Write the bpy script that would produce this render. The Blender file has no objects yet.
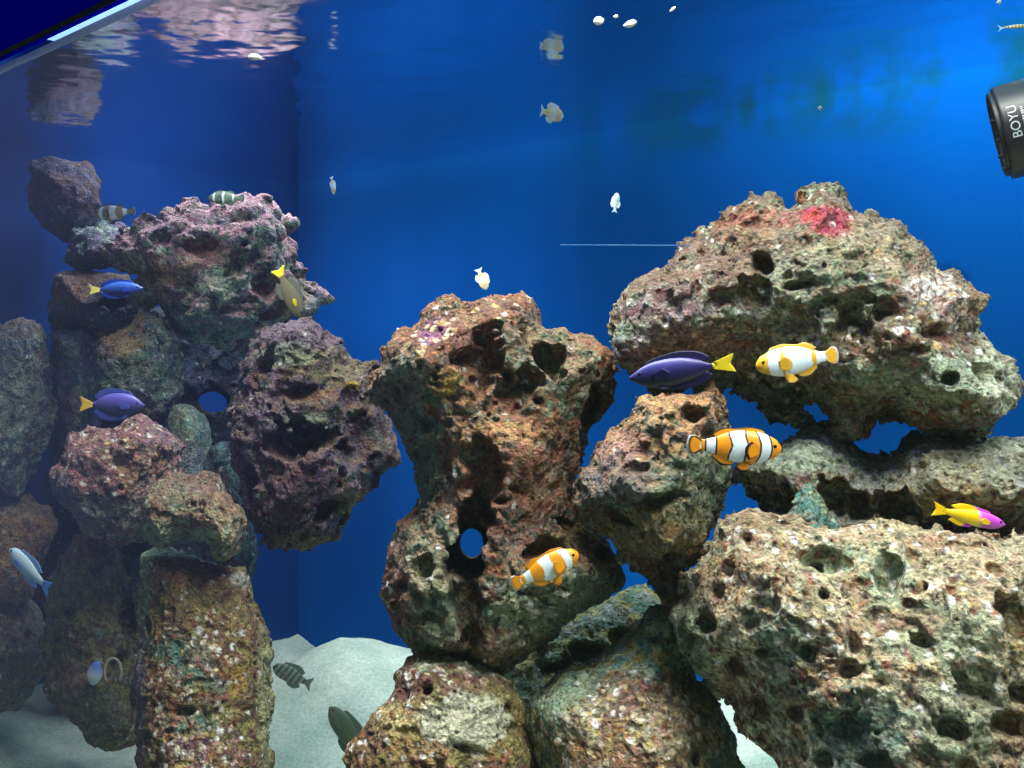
import bpy, math, random
import numpy as np
import openvdb
from mathutils import Vector, Matrix, Euler

random.seed(7)
F = 1000.0; CX, CY = 512.0, 329.0          # focal length and principal point for a 1024x768 frame
Z0 = 0.56                                   # camera height above the stand
H = 0.25                                    # water level above the camera
DL = np.array([-0.731, 0.682, 0.0]); DL /= np.linalg.norm(DL)   # direction of the long panes (to the left end)
NN = np.array([0.682, 0.731, 0.0]); NN /= np.linalg.norm(NN)    # from the front pane to the back pane
CORNER = np.array([-0.366, 1.71, 0.0])      # back left corner of the tank
WID = 0.63                                  # front to back
LEN = 2.5

def P(u, v, D):
    return np.array([(u-CX)/F*D, D, Z0+(CY-v)/F*D])

def lin(c):
    out = []
    for x in c[:3]:
        x = x/255.0
        out.append(x/12.92 if x <= 0.04045 else ((x+0.055)/1.055)**2.4)
    return np.array(out)

col = bpy.context.scene.collection

def tag(o, label=None, cat=None, group=None, kind=None):
    if label: o['label'] = label
    if cat: o['category'] = cat
    if group: o['group'] = group
    if kind: o['kind'] = kind
    return o

# ------------------------------------------------------------------ numpy noise
def _h(i, j, k, s):
    n = (i.astype(np.uint32)*np.uint32(374761393) + j.astype(np.uint32)*np.uint32(668265263)
         + k.astype(np.uint32)*np.uint32(2147483647 - 1640531) + np.uint32((s*362437 + 12345) & 0xffffffff))
    n = (n ^ (n >> np.uint32(13)))*np.uint32(1274126177)
    n = (n ^ (n >> np.uint32(15)))*np.uint32(2246822519)
    n = n ^ (n >> np.uint32(16))
    return n.astype(np.float32)/np.float32(4294967296.0)

def vnoise(p, scale, s=0):
    q = p/scale + 137.0
    f = np.floor(q); i = f.astype(np.int64); t = (q-f).astype(np.float32)
    t = t*t*t*(t*(t*6-15)+10)
    r = 0
    for a in (0, 1):
        wa = t[:, 0] if a else 1-t[:, 0]
        for b in (0, 1):
            wb = t[:, 1] if b else 1-t[:, 1]
            for c in (0, 1):
                wc = t[:, 2] if c else 1-t[:, 2]
                r = r + wa*wb*wc*_h(i[:, 0]+a, i[:, 1]+b, i[:, 2]+c, s)
    return r*2-1

def fbm(p, scale, oct=3, s=0, gain=.5):
    r = 0; a = 1; tot = 0
    for o in range(oct):
        r = r + a*vnoise(p, scale/(2.03**o), s+o*17); tot += a; a *= gain
    return r/tot

def worley(p, scale, s=0):
    q = p/scale + 91.0
    f = np.floor(q); i = f.astype(np.int64); t = (q-f).astype(np.float32)
    best = np.full(len(p), 9.0, np.float32); cid = np.zeros(len(p), np.float32)
    for a in (-1, 0, 1):
        for b in (-1, 0, 1):
            for c in (-1, 0, 1):
                I, J, K = i[:, 0]+a, i[:, 1]+b, i[:, 2]+c
                dx = a+_h(I, J, K, s)-t[:, 0]; dy = b+_h(I, J, K, s+1)-t[:, 1]; dz = c+_h(I, J, K, s+2)-t[:, 2]
                d = dx*dx+dy*dy+dz*dz
                m = d < best
                best = np.where(m, d, best); cid = np.where(m, _h(I, J, K, s+3), cid)
    return np.sqrt(best), cid

def sstep(a, b, x):
    t = np.clip((x-a)/(b-a), 0, 1)
    return t*t*(3-2*t)

# ------------------------------------------------------------------ meshes
def mesh_np(name, v, faces, smooth=True):
    me = bpy.data.meshes.new(name)
    v = np.asarray(v, np.float32)
    if isinstance(faces, np.ndarray):
        n, k = faces.shape
        me.vertices.add(len(v)); me.vertices.foreach_set('co', v.ravel())
        me.loops.add(n*k); me.loops.foreach_set('vertex_index', faces.astype(np.int32).ravel())
        me.polygons.add(n)
        me.polygons.foreach_set('loop_start', (np.arange(n)*k).astype(np.int32))
        me.polygons.foreach_set('loop_total', np.full(n, k, np.int32))
        me.update(calc_edges=True); me.validate()
    else:
        me.from_pydata([tuple(map(float, x)) for x in v], [], faces); me.update()
    if smooth: me.polygons.foreach_set('use_smooth', np.ones(len(me.polygons), bool))
    return me

def set_col(me, c):
    a = me.color_attributes.new('Col', 'FLOAT_COLOR', 'POINT')
    c4 = np.ones((len(me.vertices), 4), np.float32); c4[:, :3] = np.clip(c, 0, 1)
    a.data.foreach_set('color', c4.ravel())

def link(name, me, mat, parent=None):
    o = bpy.data.objects.new(name, me); col.objects.link(o)
    if mat: o.data.materials.append(mat)
    if parent: o.parent = parent
    return o

def outward(v, q):
    a, b, c = v[q[:, 0]], v[q[:, 1]], v[q[:, 2]]
    vol = np.einsum('ij,ij->i', a, np.cross(b, c)).sum()
    if q.shape[1] == 4:
        vol += np.einsum('ij,ij->i', a, np.cross(c, v[q[:, 3]])).sum()
    return q if vol > 0 else q[:, ::-1].copy()

def biggest(v, q):
    lab = np.arange(len(v))
    for _ in range(400):
        m = lab[q].min(axis=1)
        new = lab.copy()
        for k in range(q.shape[1]): np.minimum.at(new, q[:, k], m)
        new = new[new]; new = new[new]
        if (new == lab).all(): break
        lab = new
    ids, cnt = np.unique(lab, return_counts=True)
    keep = lab == ids[cnt.argmax()]
    idx = np.cumsum(keep)-1
    q = q[keep[q].all(axis=1)]
    return v[keep], idx[q]

# ------------------------------------------------------------------ materials
def new_mat(name):
    m = bpy.data.materials.new(name); m.use_nodes = True
    nt = m.node_tree; nt.nodes.clear()
    out = nt.nodes.new('ShaderNodeOutputMaterial')
    return m, nt, out

def N(nt, t, **kw):
    n = nt.nodes.new(t)
    for k, v in kw.items():
        if k in n.inputs.keys() if isinstance(k, str) else False: n.inputs[k].default_value = v
        else: setattr(n, k, v)
    return n

def L(nt, a, b): nt.links.new(a, b)

def principled(name, color, rough=.5, metal=0, spec=.5, emit=None, estr=0):
    m, nt, out = new_mat(name)
    b = N(nt, 'ShaderNodeBsdfPrincipled')
    b.inputs['Base Color'].default_value = (*color, 1)
    b.inputs['Roughness'].default_value = rough; b.inputs['Metallic'].default_value = metal
    b.inputs['Specular IOR Level'].default_value = spec
    if emit is not None:
        b.inputs['Emission Color'].default_value = (*emit, 1); b.inputs['Emission Strength'].default_value = estr
    L(nt, b.outputs[0], out.inputs[0])
    return m, nt, b

def rock_material():
    m, nt, b = principled('live_rock', (.3, .25, .2), .85, spec=.25)
    at = N(nt, 'ShaderNodeAttribute'); at.attribute_name = 'Col'
    tc = N(nt, 'ShaderNodeTexCoord')
    def noise(sc, det=4, rough=.6):
        n = N(nt, 'ShaderNodeTexNoise'); n.inputs['Scale'].default_value = sc
        n.inputs['Detail'].default_value = det; n.inputs['Roughness'].default_value = rough
        L(nt, tc.outputs['Object'], n.inputs['Vector']); return n
    n1 = noise(420, 4, .65); n2 = noise(150, 3, .6)
    hs = N(nt, 'ShaderNodeMapRange'); hs.inputs['From Min'].default_value = .3; hs.inputs['From Max'].default_value = .7
    hs.inputs['To Min'].default_value = .42; hs.inputs['To Max'].default_value = 1.62
    L(nt, n1.outputs['Fac'], hs.inputs['Value'])
    hv = N(nt, 'ShaderNodeHueSaturation'); L(nt, at.outputs['Color'], hv.inputs['Color']); L(nt, hs.outputs[0], hv.inputs['Value'])
    mh = N(nt, 'ShaderNodeMapRange'); mh.inputs['From Min'].default_value = .3; mh.inputs['From Max'].default_value = .7
    mh.inputs['To Min'].default_value = .475; mh.inputs['To Max'].default_value = .525
    L(nt, n2.outputs['Fac'], mh.inputs['Value']); L(nt, mh.outputs[0], hv.inputs['Hue'])
    L(nt, hv.outputs[0], b.inputs['Base Color'])
    vo = N(nt, 'ShaderNodeTexVoronoi'); vo.inputs['Scale'].default_value = 260
    L(nt, tc.outputs['Object'], vo.inputs['Vector'])
    pit = N(nt, 'ShaderNodeMapRange'); pit.inputs['From Min'].default_value = .0; pit.inputs['From Max'].default_value = .45
    L(nt, vo.outputs['Distance'], pit.inputs['Value'])
    add = N(nt, 'ShaderNodeMath', operation='MULTIPLY_ADD'); add.inputs[1].default_value = .55
    L(nt, pit.outputs[0], add.inputs[0]); L(nt, n1.outputs['Fac'], add.inputs[2])
    bp = N(nt, 'ShaderNodeBump'); bp.inputs['Strength'].default_value = 1.0; bp.inputs['Distance'].default_value = .0045
    L(nt, add.outputs[0], bp.inputs['Height']); L(nt, bp.outputs[0], b.inputs['Normal'])
    return m
ROCK = rock_material()

def attr_mat(name, rough=.4, spec=.5, alpha=1, sub=0):
    m, nt, b = principled(name, (1, 1, 1), rough, spec=spec)
    at = N(nt, 'ShaderNodeAttribute'); at.attribute_name = 'Col'
    tc = N(nt, 'ShaderNodeTexCoord')
    n = N(nt, 'ShaderNodeTexNoise'); n.inputs['Scale'].default_value = 900; L(nt, tc.outputs['Object'], n.inputs['Vector'])
    r = N(nt, 'ShaderNodeMapRange'); r.inputs['To Min'].default_value = .85; r.inputs['To Max'].default_value = 1.15
    L(nt, n.outputs['Fac'], r.inputs['Value'])
    hv = N(nt, 'ShaderNodeHueSaturation'); L(nt, at.outputs['Color'], hv.inputs['Color']); L(nt, r.outputs[0], hv.inputs['Value'])
    L(nt, hv.outputs[0], b.inputs['Base Color'])
    if sub: b.inputs['Subsurface Weight'].default_value = sub; b.inputs['Subsurface Scale'].default_value = .004
    return m
FISH = attr_mat('fish_skin', .38, .5)
FIN = attr_mat('fish_fin', .45, .3)
EYE = principled('fish_eye', (.004, .004, .006), .12)[0]

# ------------------------------------------------------------------ rocks
PAL = dict(
    brown=(118, 94, 76), tan=(168, 148, 116), maroon=(102, 64, 66), green=(96, 120, 96), grey=(132, 134, 122),
    teal=(88, 128, 118), cream=(205, 200, 168), pink=(168, 118, 112), mauve=(130, 112, 132), rust=(138, 94, 66),
    olive=(140, 132, 78), dark=(70, 66, 66), white=(236, 232, 222), orange=(174, 132, 90), red=(176, 62, 78),
    purple=(120, 70, 120), sage=(150, 166, 136), blue=(92, 112, 146), gold=(188, 158, 62), slate=(84, 96, 108))

def rock(label, D, outline, T, base, top=None, patches=(), holes=(), pits=(), lumps=(), amp=.006, rough=.0035,
         knob=None, sponge=None, specks=.05, vox=None, seed=0, R=None, group=None, cat='rock', name='live_rock', gain=1.0, shells=(), shrink=2.2):
    out = np.array(outline, float)
    uc, vc = (out[:, 0].min()+out[:, 0].max())/2, (out[:, 1].min()+out[:, 1].max())/2
    C0 = np.array([0, 0, Z0]); O = P(uc, vc, D); n = O-C0; dist = np.linalg.norm(n); n /= dist
    e1 = np.cross(n, [0, 0, 1.]); e1 /= np.linalg.norm(e1); e2 = np.cross(e1, n)
    def ab(u, v):
        r = np.array([(u-CX)/F, 1.0, (CY-v)/F]); p = r*(dist/(r@n)) - n*dist
        return p@e1, p@e2
    poly = np.array([ab(*p) for p in out])
    px = D/F                                   # metres per pixel here
    if vox is None: vox = max(2.1*px, .0014)
    marg = amp+rough+.012
    if knob: marg += knob[1]
    lo = np.array([poly[:, 0].min()-marg, poly[:, 1].min()-marg, -T-marg-.03]); hi = np.array([poly[:, 0].max()+marg, poly[:, 1].max()+marg, T+marg])
    dim = np.ceil((hi-lo)/vox).astype(int)
    A = lo[0]+np.arange(dim[0])*vox; B = lo[1]+np.arange(dim[1])*vox; W = lo[2]+np.arange(dim[2])*vox
    ga, gb = np.meshgrid(A, B, indexing='ij')
    # 2D signed distance to the outline, positive inside
    d = np.full(ga.shape, 1e9); inside = np.zeros(ga.shape, bool)
    for k in range(len(poly)):
        p, q = poly[k], poly[(k+1) % len(poly)]
        e = q-p; ee = e@e+1e-12
        t = np.clip(((ga-p[0])*e[0]+(gb-p[1])*e[1])/ee, 0, 1)
        d = np.minimum(d, (ga-p[0]-t*e[0])**2+(gb-p[1]-t*e[1])**2)
        c = ((p[1] > gb) != (q[1] > gb)) & (ga < (q[0]-p[0])*(gb-p[1])/(q[1]-p[1]+1e-12)+p[0])
        inside ^= c
    d = np.sqrt(d); d = np.where(inside, d, -d)-shrink*px
    dmax = d.max()
    Tm = T*(.5+.5*np.clip(d/(dmax*.8), 0, 1)**.7)
    for (u, v, r, hgt) in lumps:
        a0, b0 = ab(u, v); rr = r*px
        Tm = Tm + hgt*np.exp(-((ga-a0)**2+(gb-b0)**2)/(rr*rr))
    Rr = R if R else T*.5
    Wg = W[None, None, :]
    qx = (-d+Rr)[:, :, None]; qy = np.abs(Wg) - Tm[:, :, None] + Rr
    # behind the middle keep the unlumped back
    f = np.minimum(np.maximum(qx, qy), 0) + np.sqrt(np.maximum(qx, 0)**2+np.maximum(qy, 0)**2) - Rr
    f = f.astype(np.float32)
    band = np.abs(f) < amp*1.6+rough*2+(knob[1]*1.2 if knob else 0)+(sponge[2] if sponge else 0)+3*vox
    ii = np.nonzero(band)
    pts = np.stack([A[ii[0]], B[ii[1]], W[ii[2]]], 1) + seed*3.17
    fv = f[ii]
    wpt = pts + np.stack([vnoise(pts, .02, seed+70), vnoise(pts, .02, seed+71), vnoise(pts, .02, seed+72)], 1)*.006
    fv = fv + amp*fbm(wpt, .045, 2, seed+1)*1.4 + rough*(fbm(wpt, .013, 4, seed+5, .72)*2.0 + .9*(np.abs(vnoise(wpt, .009, seed+6))-.3)+1.15*(np.abs(vnoise(wpt, .0048, seed+7))-.3))
    if knob:
        w1, _ = worley(wpt, knob[0], seed+9)
        fv = fv - knob[1]*(1-np.clip(w1*1.25, 0, 1)**2) + knob[1]*.45
    if sponge:
        w1, cid = worley(wpt, sponge[0], seed+30)
        rad = .28+.32*(cid*7 % 1)
        fv = fv + sponge[2]*(1-sstep(rad*.55, rad, w1))*(cid < sponge[1])
    f[ii] = fv
    g2d = np.stack([ga.ravel(), gb.ravel(), np.full(ga.size, seed*1.7)], 1)
    wu = (vnoise(g2d, .011, seed+50)+.5*vnoise(g2d, .005, seed+52)).reshape(ga.shape)
    wv_ = (vnoise(g2d, .011, seed+51)+.5*vnoise(g2d, .005, seed+53)).reshape(ga.shape)
    for (u, v, r1, r2) in holes:
        a0, b0 = ab(u, v)
        g = (np.sqrt(((ga-a0)/(r1*px))**2+((gb-b0)/(r2*px))**2)-1)*min(r1, r2)*px
        f = np.maximum(f, -g[:, :, None].astype(np.float32))
    for pt in pits:
        u, v, r1, r2, dp = pt[:5]; ang = math.radians(pt[5]) if len(pt) > 5 else 0
        a0, b0 = ab(u, v)
        ia, ib = int(np.clip(round((a0-lo[0])/vox), 0, dim[0]-1)), int(np.clip(round((b0-lo[1])/vox), 0, dim[1]-1))
        z = np.nonzero(f[ia, ib] < 0)[0]
        w0 = W[z[0]] if len(z) else -T*.5
        wa = .5*min(r1, r2)*px
        x = ga-a0+wu*wa; y = gb-b0+wv_*wa
        xr = x*math.cos(ang)+y*math.sin(ang); yr = -x*math.sin(ang)+y*math.cos(ang)
        rd = dp
        wob = 1
        g2 = (xr/(r1*px*wob))**2+(yr/(r2*px*wob))**2
        sel = np.nonzero(g2 < 2.5)
        if len(sel[0]) == 0: continue
        gg = np.sqrt(g2[sel][:, None]+((Wg[0, 0][None, :]-w0)/rd)**2)-1
        sub = (gg*min(r1, r2)*px).astype(np.float32)
        cur = f[sel[0], sel[1], :]
        k = .004
        hgt = np.clip(.5+.5*(cur+sub)/k, 0, 1)   # smooth max(cur, -sub)
        f[sel[0], sel[1], :] = np.where(hgt >= 1, np.maximum(cur, -sub), np.maximum(cur, -sub)+k*hgt*(1-hgt)*.5)
    f[0] = f[-1] = 1; f[:, 0] = f[:, -1] = 1; f[:, :, 0] = f[:, :, -1] = 1
    f = np.clip(f/vox, -3, 3).astype(np.float32)
    g = openvdb.FloatGrid(3.0); g.copyFromArray(f)
    v, q = g.convertToQuads(0.0)
    v = np.asarray(v, float); q = np.asarray(q).astype(np.int64)
    v, q = biggest(v, q)
    v = lo + v*vox
    loc = v.copy()
    wv = O + v[:, :1]*e1 + v[:, 1:2]*e2 + v[:, 2:3]*n
    org = np.array([wv[:, 0].mean(), wv[:, 1].mean(), wv[:, 2].min()])
    wv = wv-org
    q = outward(wv-wv.mean(0), q)
    me = mesh_np(name, wv, q)
    nrm = np.zeros(len(wv)*3, np.float32); me.vertices.foreach_get('normal', nrm); nrm = nrm.reshape(-1, 3)
    # colour of the crust: mottled growth, with shade put into a few dark areas
    pp = loc+seed*3.17
    cs = [lin(PAL[c]) if isinstance(c, str) else lin(c) for c in base]
    c = np.tile(cs[0], (len(pp), 1))
    for k, cc in enumerate(cs[1:]):
        m = sstep(-.04, .14, fbm(pp, .02/(k*.7+1), 4, seed+100+k*9, .8))[:, None]
        c = c*(1-m)+cc*m
    if top:
        tcol = lin(PAL[top]) if isinstance(top, str) else lin(top)
        m = (sstep(.0, .75, nrm[:, 2]+.45*fbm(pp, .014, 3, seed+140))*.8)[:, None]
        c = c*(1-m)+tcol*m
    # pixel position where each vertex was laid out
    q0 = O+loc[:, :1]*e1+loc[:, 1:2]*e2
    uu = CX+F*q0[:, 0]/q0[:, 1]; vv = CY-F*(q0[:, 2]-Z0)/q0[:, 1]
    nz1 = fbm(pp, .012, 4, seed+200, .7); nz2 = fbm(pp, .004, 2, seed+210, .7)
    for (u, v0, r1, r2, cc, st) in patches:
        cc = lin(PAL[cc]) if isinstance(cc, str) else lin(cc)
        rr = np.sqrt(((uu-u)/r1)**2+((vv-v0)/r2)**2)
        m = (1-sstep(.7, 1.15, rr+.55*nz1))*(.62+.38*sstep(-.35, .25, nz2))*st
        m = m[:, None]; c = c*(1-m)+cc*m
    c = c*(1+.55*fbm(pp, .0055, 2, seed+300, .8))[:, None]
    for (u, v0, r1, r2, cc, st) in patches:
        if st > 1:                              # bare smooth face
            rr = np.sqrt(((uu-u)/r1)**2+((vv-v0)/r2)**2)
            m = (1-sstep(.8, 1.0, rr+.4*nz1))[:, None]
            c = c*(1-m)+lin(PAL[cc] if isinstance(cc, str) else cc)*m*(1+.12*nz2[:, None])
    for (u, v0, r1, r2, dens) in shells:       # crust of shell bits and coralline flakes
        rr = np.sqrt(((uu-u)/r1)**2+((vv-v0)/r2)**2)
        inm = 1-sstep(.75, 1.1, rr+.5*nz1)
        for (sc, sd) in ((.0075, 500), (.0048, 520)):
            w1, cid = worley(pp, sc, seed+sd)
            cols = np.array([lin(q) for q in ((238, 232, 222), (214, 190, 150), (150, 100, 66), (176, 134, 120), (232, 214, 190), (112, 76, 58), (196, 168, 110))])
            cc = cols[np.minimum((cid/dens*7).astype(int), 6)]
            m = ((cid < dens)*(1-sstep(.34, .52, w1))*inm)[:, None]
            c = c*(1-m)+cc*m
    if specks:
        w1, cid = worley(pp, .0065, seed+400)
        m = ((cid < specks)*(1-sstep(.22, .45, w1)))[:, None]*.85
        c = c*(1-m)+lin(PAL['white'])*m
        w1, cid = worley(pp, .008, seed+450)
        m = ((cid < .12)*(1-sstep(.2, .42, w1)))[:, None]*.6
        c = c*(1-m)+lin((64, 60, 58))*m
        w1, cid = worley(pp, .0042, seed+470)
        m = ((cid < .34)*(1-sstep(.25, .45, w1)))[:, None]*.75
        c = c*(1-m)+lin((44, 48, 44))*m
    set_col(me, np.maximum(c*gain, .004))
    o = link(name, me, ROCK); o.location = org
    tag(o, label, cat, group)
    return o

G_ = 'live rocks stacked in the aquarium'
exec_rocks = []
def RK(*a, **k): exec_rocks.append((a, k))

RK('big pale tan rock full of round hollows filling the lower right corner', .60,
   [(710,537),(718,523),(735,520),(755,515),(790,518),(810,522),(835,530),(855,527),(880,518),(900,520),(925,530),(933,522),(950,530),(975,530),(995,541),(1010,536),(1030,532),(1075,550),(1100,650),(1095,800),(1060,960),(1000,1000),(900,985),(840,910),(800,840),(774,780),(760,755),(742,738),(731,716),(716,700),(692,683),(682,655),(675,618),(690,607),(692,600),(683,590),(682,577),(695,570),(703,555)],
   .10, ['tan', 'brown', 'sage', 'rust', 'cream'], 'tan', R=.035, amp=.008, rough=.004, sponge=(.014, .5, .004), specks=.16, shells=[(780,580,80,50,.3),(900,640,110,50,.25),(830,690,50,30,.25)], shrink=7, seed=1, gain=1.0,
   pits=[(835,580,26,14,.02),(890,597,13,22,.022,10),(913,580,14,10,.012,-30),(1003,636,18,26,.03,25),(858,658,12,11,.014),(818,666,9,8,.012),(855,682,12,9,.01),(918,657,10,9,.01),(805,717,8,7,.014),(855,732,13,13,.012),(942,736,12,9,.018,-20),(992,728,15,14,.022),(1020,715,10,12,.014),(831,617,5,5,.012),(822,585,6,5,.02),(792,542,6,6,.014),(785,530,4,6,.01),(764,563,5,4,.01),(722,636,12,14,.02),(735,608,10,8,.01),(745,590,9,9,.01),(962,700,22,10,.014,-20),(958,768,14,9,.014),(700,650,10,12,.012),(745,672,16,8,.012),(770,710,9,12,.014),(1005,700,12,8,.014),(830,760,10,8,.01),(905,625,7,5,.008),(770,640,8,6,.008),(880,760,16,9,.01),(735,555,10,7,.008),(880,545,9,6,.006),(960,560,12,6,.006),(985,590,10,8,.008),(1015,610,14,12,.014)],
   lumps=[(780,600,60,.012),(940,620,50,.012),(850,690,60,.008),(760,540,40,.008)],
   patches=[(800,660,30,30,'teal',.55),(930,650,60,30,'sage',.65),(860,740,50,40,'teal',.7),(950,720,50,40,'sage',.6),(840,580,30,18,'sage',.9),(890,600,22,26,'sage',.85),(700,650,26,45,'green',.8),(750,690,30,20,'rust',.4),(780,540,60,14,'brown',.4),(940,560,50,14,'rust',.5),(890,640,50,12,'rust',.5),(1005,660,20,25,'olive',.5),(740,600,40,20,'orange',.4)])

RK('large craggy rock on the right topped with a red crust patch', .73,
   [(608,345),(612,320),(625,305),(627,290),(632,277),(645,270),(660,262),(680,248),(700,235),(715,222),(735,205),(752,193),(773,193),(790,207),(805,200),(818,192),(835,192),(847,205),(853,214),(868,211),(878,219),(902,219),(912,235),(923,239),(935,260),(940,268),(955,268),(970,280),(988,297),(985,305),(974,314),(974,330),(985,339),(993,345),(996,356),(1006,359),(1015,372),(1020,387),(1014,405),(1003,415),(988,426),(965,428),(945,430),(918,430),(905,417),(893,411),(880,411),(868,419),(862,432),(848,436),(836,430),(832,412),(818,401),(808,404),(803,418),(796,428),(784,424),(770,414),(758,409),(745,403),(735,400),(728,390),(712,386),(690,388),(660,396),(640,392),(628,380),(618,365)],
   .095, ['brown', 'tan', 'grey', 'rust', 'sage'], 'brown', R=.04, amp=.008, rough=.0042, knob=(.026, .006), sponge=(.011, .6, .004), specks=.1, shells=[(930,300,34,28,.7),(920,330,40,24,.4),(800,350,180,30,.15)], shrink=5, seed=2,
   pits=[(765,300,16,18,.022),(770,270,12,12,.02),(845,322,17,21,.02),(878,312,14,12,.02,20),(932,372,9,8,.022),(800,287,14,6,.014,20),(1003,380,10,9,.016),(895,262,9,13,.015),(985,375,7,7,.02),(787,325,26,14,.01),(735,300,16,12,.01),(690,305,14,12,.008),(655,300,12,10,.01),(760,232,14,7,.01),(700,262,12,8,.006),(925,330,18,6,.008),(970,365,10,10,.012),(940,395,18,12,.012),(640,330,24,12,.01),(780,395,34,16,.022),(850,400,24,12,.014),(900,345,20,5,.008),(845,300,24,5,.008)],
   lumps=[(915,300,40,.014),(820,240,45,.012),(690,290,50,.012),(650,300,25,.012),(960,385,40,.016),(900,380,50,.01),(860,370,30,.006),(770,345,40,-.012),(760,370,60,-.02)],
   patches=[(700,262,60,30,'maroon',.4),(765,262,50,26,'brown',.6),(860,250,50,26,'tan',.5),(955,300,40,20,'orange',.55),(830,405,60,14,'olive',.5),(640,350,30,24,'slate',.5),(826,229,27,15,'red',.95),(770,225,50,10,'red',.4),(745,228,40,22,'rust',.4),(925,300,34,26,'white',.5),(935,318,34,22,'rust',.45),(680,310,50,25,'mauve',.5),(655,330,34,16,'sage',.8),(655,315,34,10,'maroon',.7),(660,345,50,14,'slate',.6),(820,300,60,50,'sage',.35),(920,370,90,24,'sage',.75),(985,370,30,40,'cream',.5),(690,345,60,24,'pink',.35),(760,390,90,30,'green',.6),(700,285,60,25,'brown',.5),(895,210,30,10,'tan',.6),(870,345,50,14,'rust',.45)])

RK('long grey slab of rock lying under the large right-hand rock', .71,
   [(734,478),(738,462),(752,452),(768,440),(790,438),(815,430),(830,432),(865,448),(890,447),(900,440),(915,433),(940,434),(955,438),(980,437),(1005,441),(1045,440),(1085,470),(1075,520),(1010,545),(940,540),(900,540),(860,545),(820,548),(785,545),(770,525),(768,508),(764,497),(750,490)],
   .085, ['grey', 'tan', 'sage', 'brown'], 'grey', R=.035, amp=.006, rough=.0045, sponge=(.008, .7, .0045), specks=.05, seed=3,
   lumps=[(950,470,50,.012),(800,455,30,.008),(880,490,40,-.03)], pits=[(806,505,36,15,.05,-8),(855,500,26,20,.04),(895,505,20,18,.03),(905,448,14,6,.014)],
   patches=[(820,455,50,20,'sage',.7),(950,480,60,30,'olive',.4),(1000,450,30,12,'cream',.4),(770,475,30,14,'sage',.6),(980,500,40,14,'rust',.25)])

RK('small pointed green-grey rock wedged beneath the long slab', .65,
   [(786,516),(796,505),(804,496),(811,489),(818,500),(828,514),(840,527),(850,545),(830,560),(790,555),(775,535)],
   .03, ['teal', 'sage', 'grey'], None, amp=.004, rough=.004, sponge=(.007, .6, .003), seed=4)

RK('chunky brown and dark green rock between the tall arched rock and the clownfish', .70,
   [(635,394),(660,395),(690,392),(706,388),(714,382),(722,392),(728,410),(734,430),(736,455),(735,482),(728,502),(722,522),(714,540),(704,560),(692,574),(692,600),(678,614),(655,602),(642,586),(628,566),(612,538),(590,520),(578,505),(576,485),(583,462),(592,445),(604,430),(617,422),(626,409)],
   .075, ['brown', 'green', 'rust', 'grey'], 'orange', R=.035, amp=.007, rough=.0045, knob=(.02, .004), sponge=(.01, .6, .0045), specks=.05, shrink=3.5, seed=5,
   pits=[(690,420,12,8,.02),(710,440,12,7,.015),(650,440,10,8,.01),(645,455,8,8,.015),(660,500,26,8,.016,20),(620,515,24,8,.016,-15),(660,580,50,24,.035),(640,470,9,6,.01)],
   lumps=[(660,420,30,.014),(640,480,40,.006),(670,530,30,.012)],
   patches=[(620,480,40,34,'slate',.55),(690,490,44,34,'green',.75),(660,530,60,30,'olive',.55),(670,400,45,14,'orange',.7),(620,450,30,18,'pink',.45),(655,590,40,20,'dark',.7),(710,470,25,35,'green',.6)])  # the dark patch paints the shade of the hollow underside

RK('tall arched brown rock in the middle with a blue see-through hole', .76,
   [(364,392),(366,375),(375,362),(380,344),(392,329),(415,321),(425,308),(440,301),(455,298),(472,303),(484,300),(505,305),(523,304),(537,315),(543,330),(560,332),(573,341),(600,346),(612,356),(613,375),(607,400),(600,420),(592,440),(584,462),(578,490),(580,518),(594,527),(613,539),(624,556),(626,575),(619,590),(600,606),(566,629),(540,650),(515,669),(490,678),(470,674),(448,666),(420,658),(401,645),(388,625),(382,600),(383,575),(388,545),(395,518),(407,508),(414,494),(410,475),(402,458),(392,430),(385,410),(374,405)],
   .085, ['brown', 'grey', 'green', 'rust'], 'rust', R=.045, amp=.007, rough=.004, knob=(.028, .004), sponge=(.008, .55, .0035), specks=.07, shells=[(440,350,26,32,.35),(490,322,60,20,.2),(395,590,18,40,.3)], shrink=3.5, seed=6,
   holes=[(470,548,13,16)],
   pits=[(486,372,22,36,.045,-10),(470,548,18,30,.085),(476,515,13,34,.05,-12),(468,590,15,34,.04),(472,632,10,26,.03,-8),(515,400,24,18,.03,20),(548,372,16,22,.03),(510,418,22,6,.02,-10),(588,415,9,36,.03,-12),(480,470,20,26,.022),(452,320,12,6,.01,-25),(542,543,26,9,.03,14),(420,585,10,8,.01),(433,605,8,6,.01),(430,560,7,10,.01),(500,500,7,3,.012),(516,490,9,3,.01,-20),(560,520,20,3,.012,-15),(408,580,8,6,.008),(525,340,12,8,.01),(600,552,16,10,.02,20),(430,430,7,8,.01),(420,460,8,9,.01),(402,400,7,10,.01)],
   lumps=[(420,360,40,.016),(505,325,40,.012),(580,360,30,.012),(520,460,35,.014),(430,560,30,.004),(560,590,45,.01),(540,395,20,.006)],
   patches=[(415,460,34,50,'green',.7),(400,400,30,40,'grey',.6),(445,350,30,30,'maroon',.6),(438,345,14,16,'purple',.7),(450,395,14,16,'gold',.6),(470,325,40,14,'brown',.6),(530,320,24,14,'maroon',.6),(500,440,50,12,'orange',.6),(510,500,55,55,'pink',.3),(530,480,50,30,'rust',.55),(560,600,70,45,'sage',.85),(575,535,40,12,'olive',.6),(400,590,24,50,'pink',.45),(440,570,35,60,'sage',.5),(430,640,40,26,'sage',.6),(540,370,50,45,'green',.45),(448,592,16,14,'teal',.6),(605,548,16,12,'purple',.5),(500,640,50,26,'tan',.5)])

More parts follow.
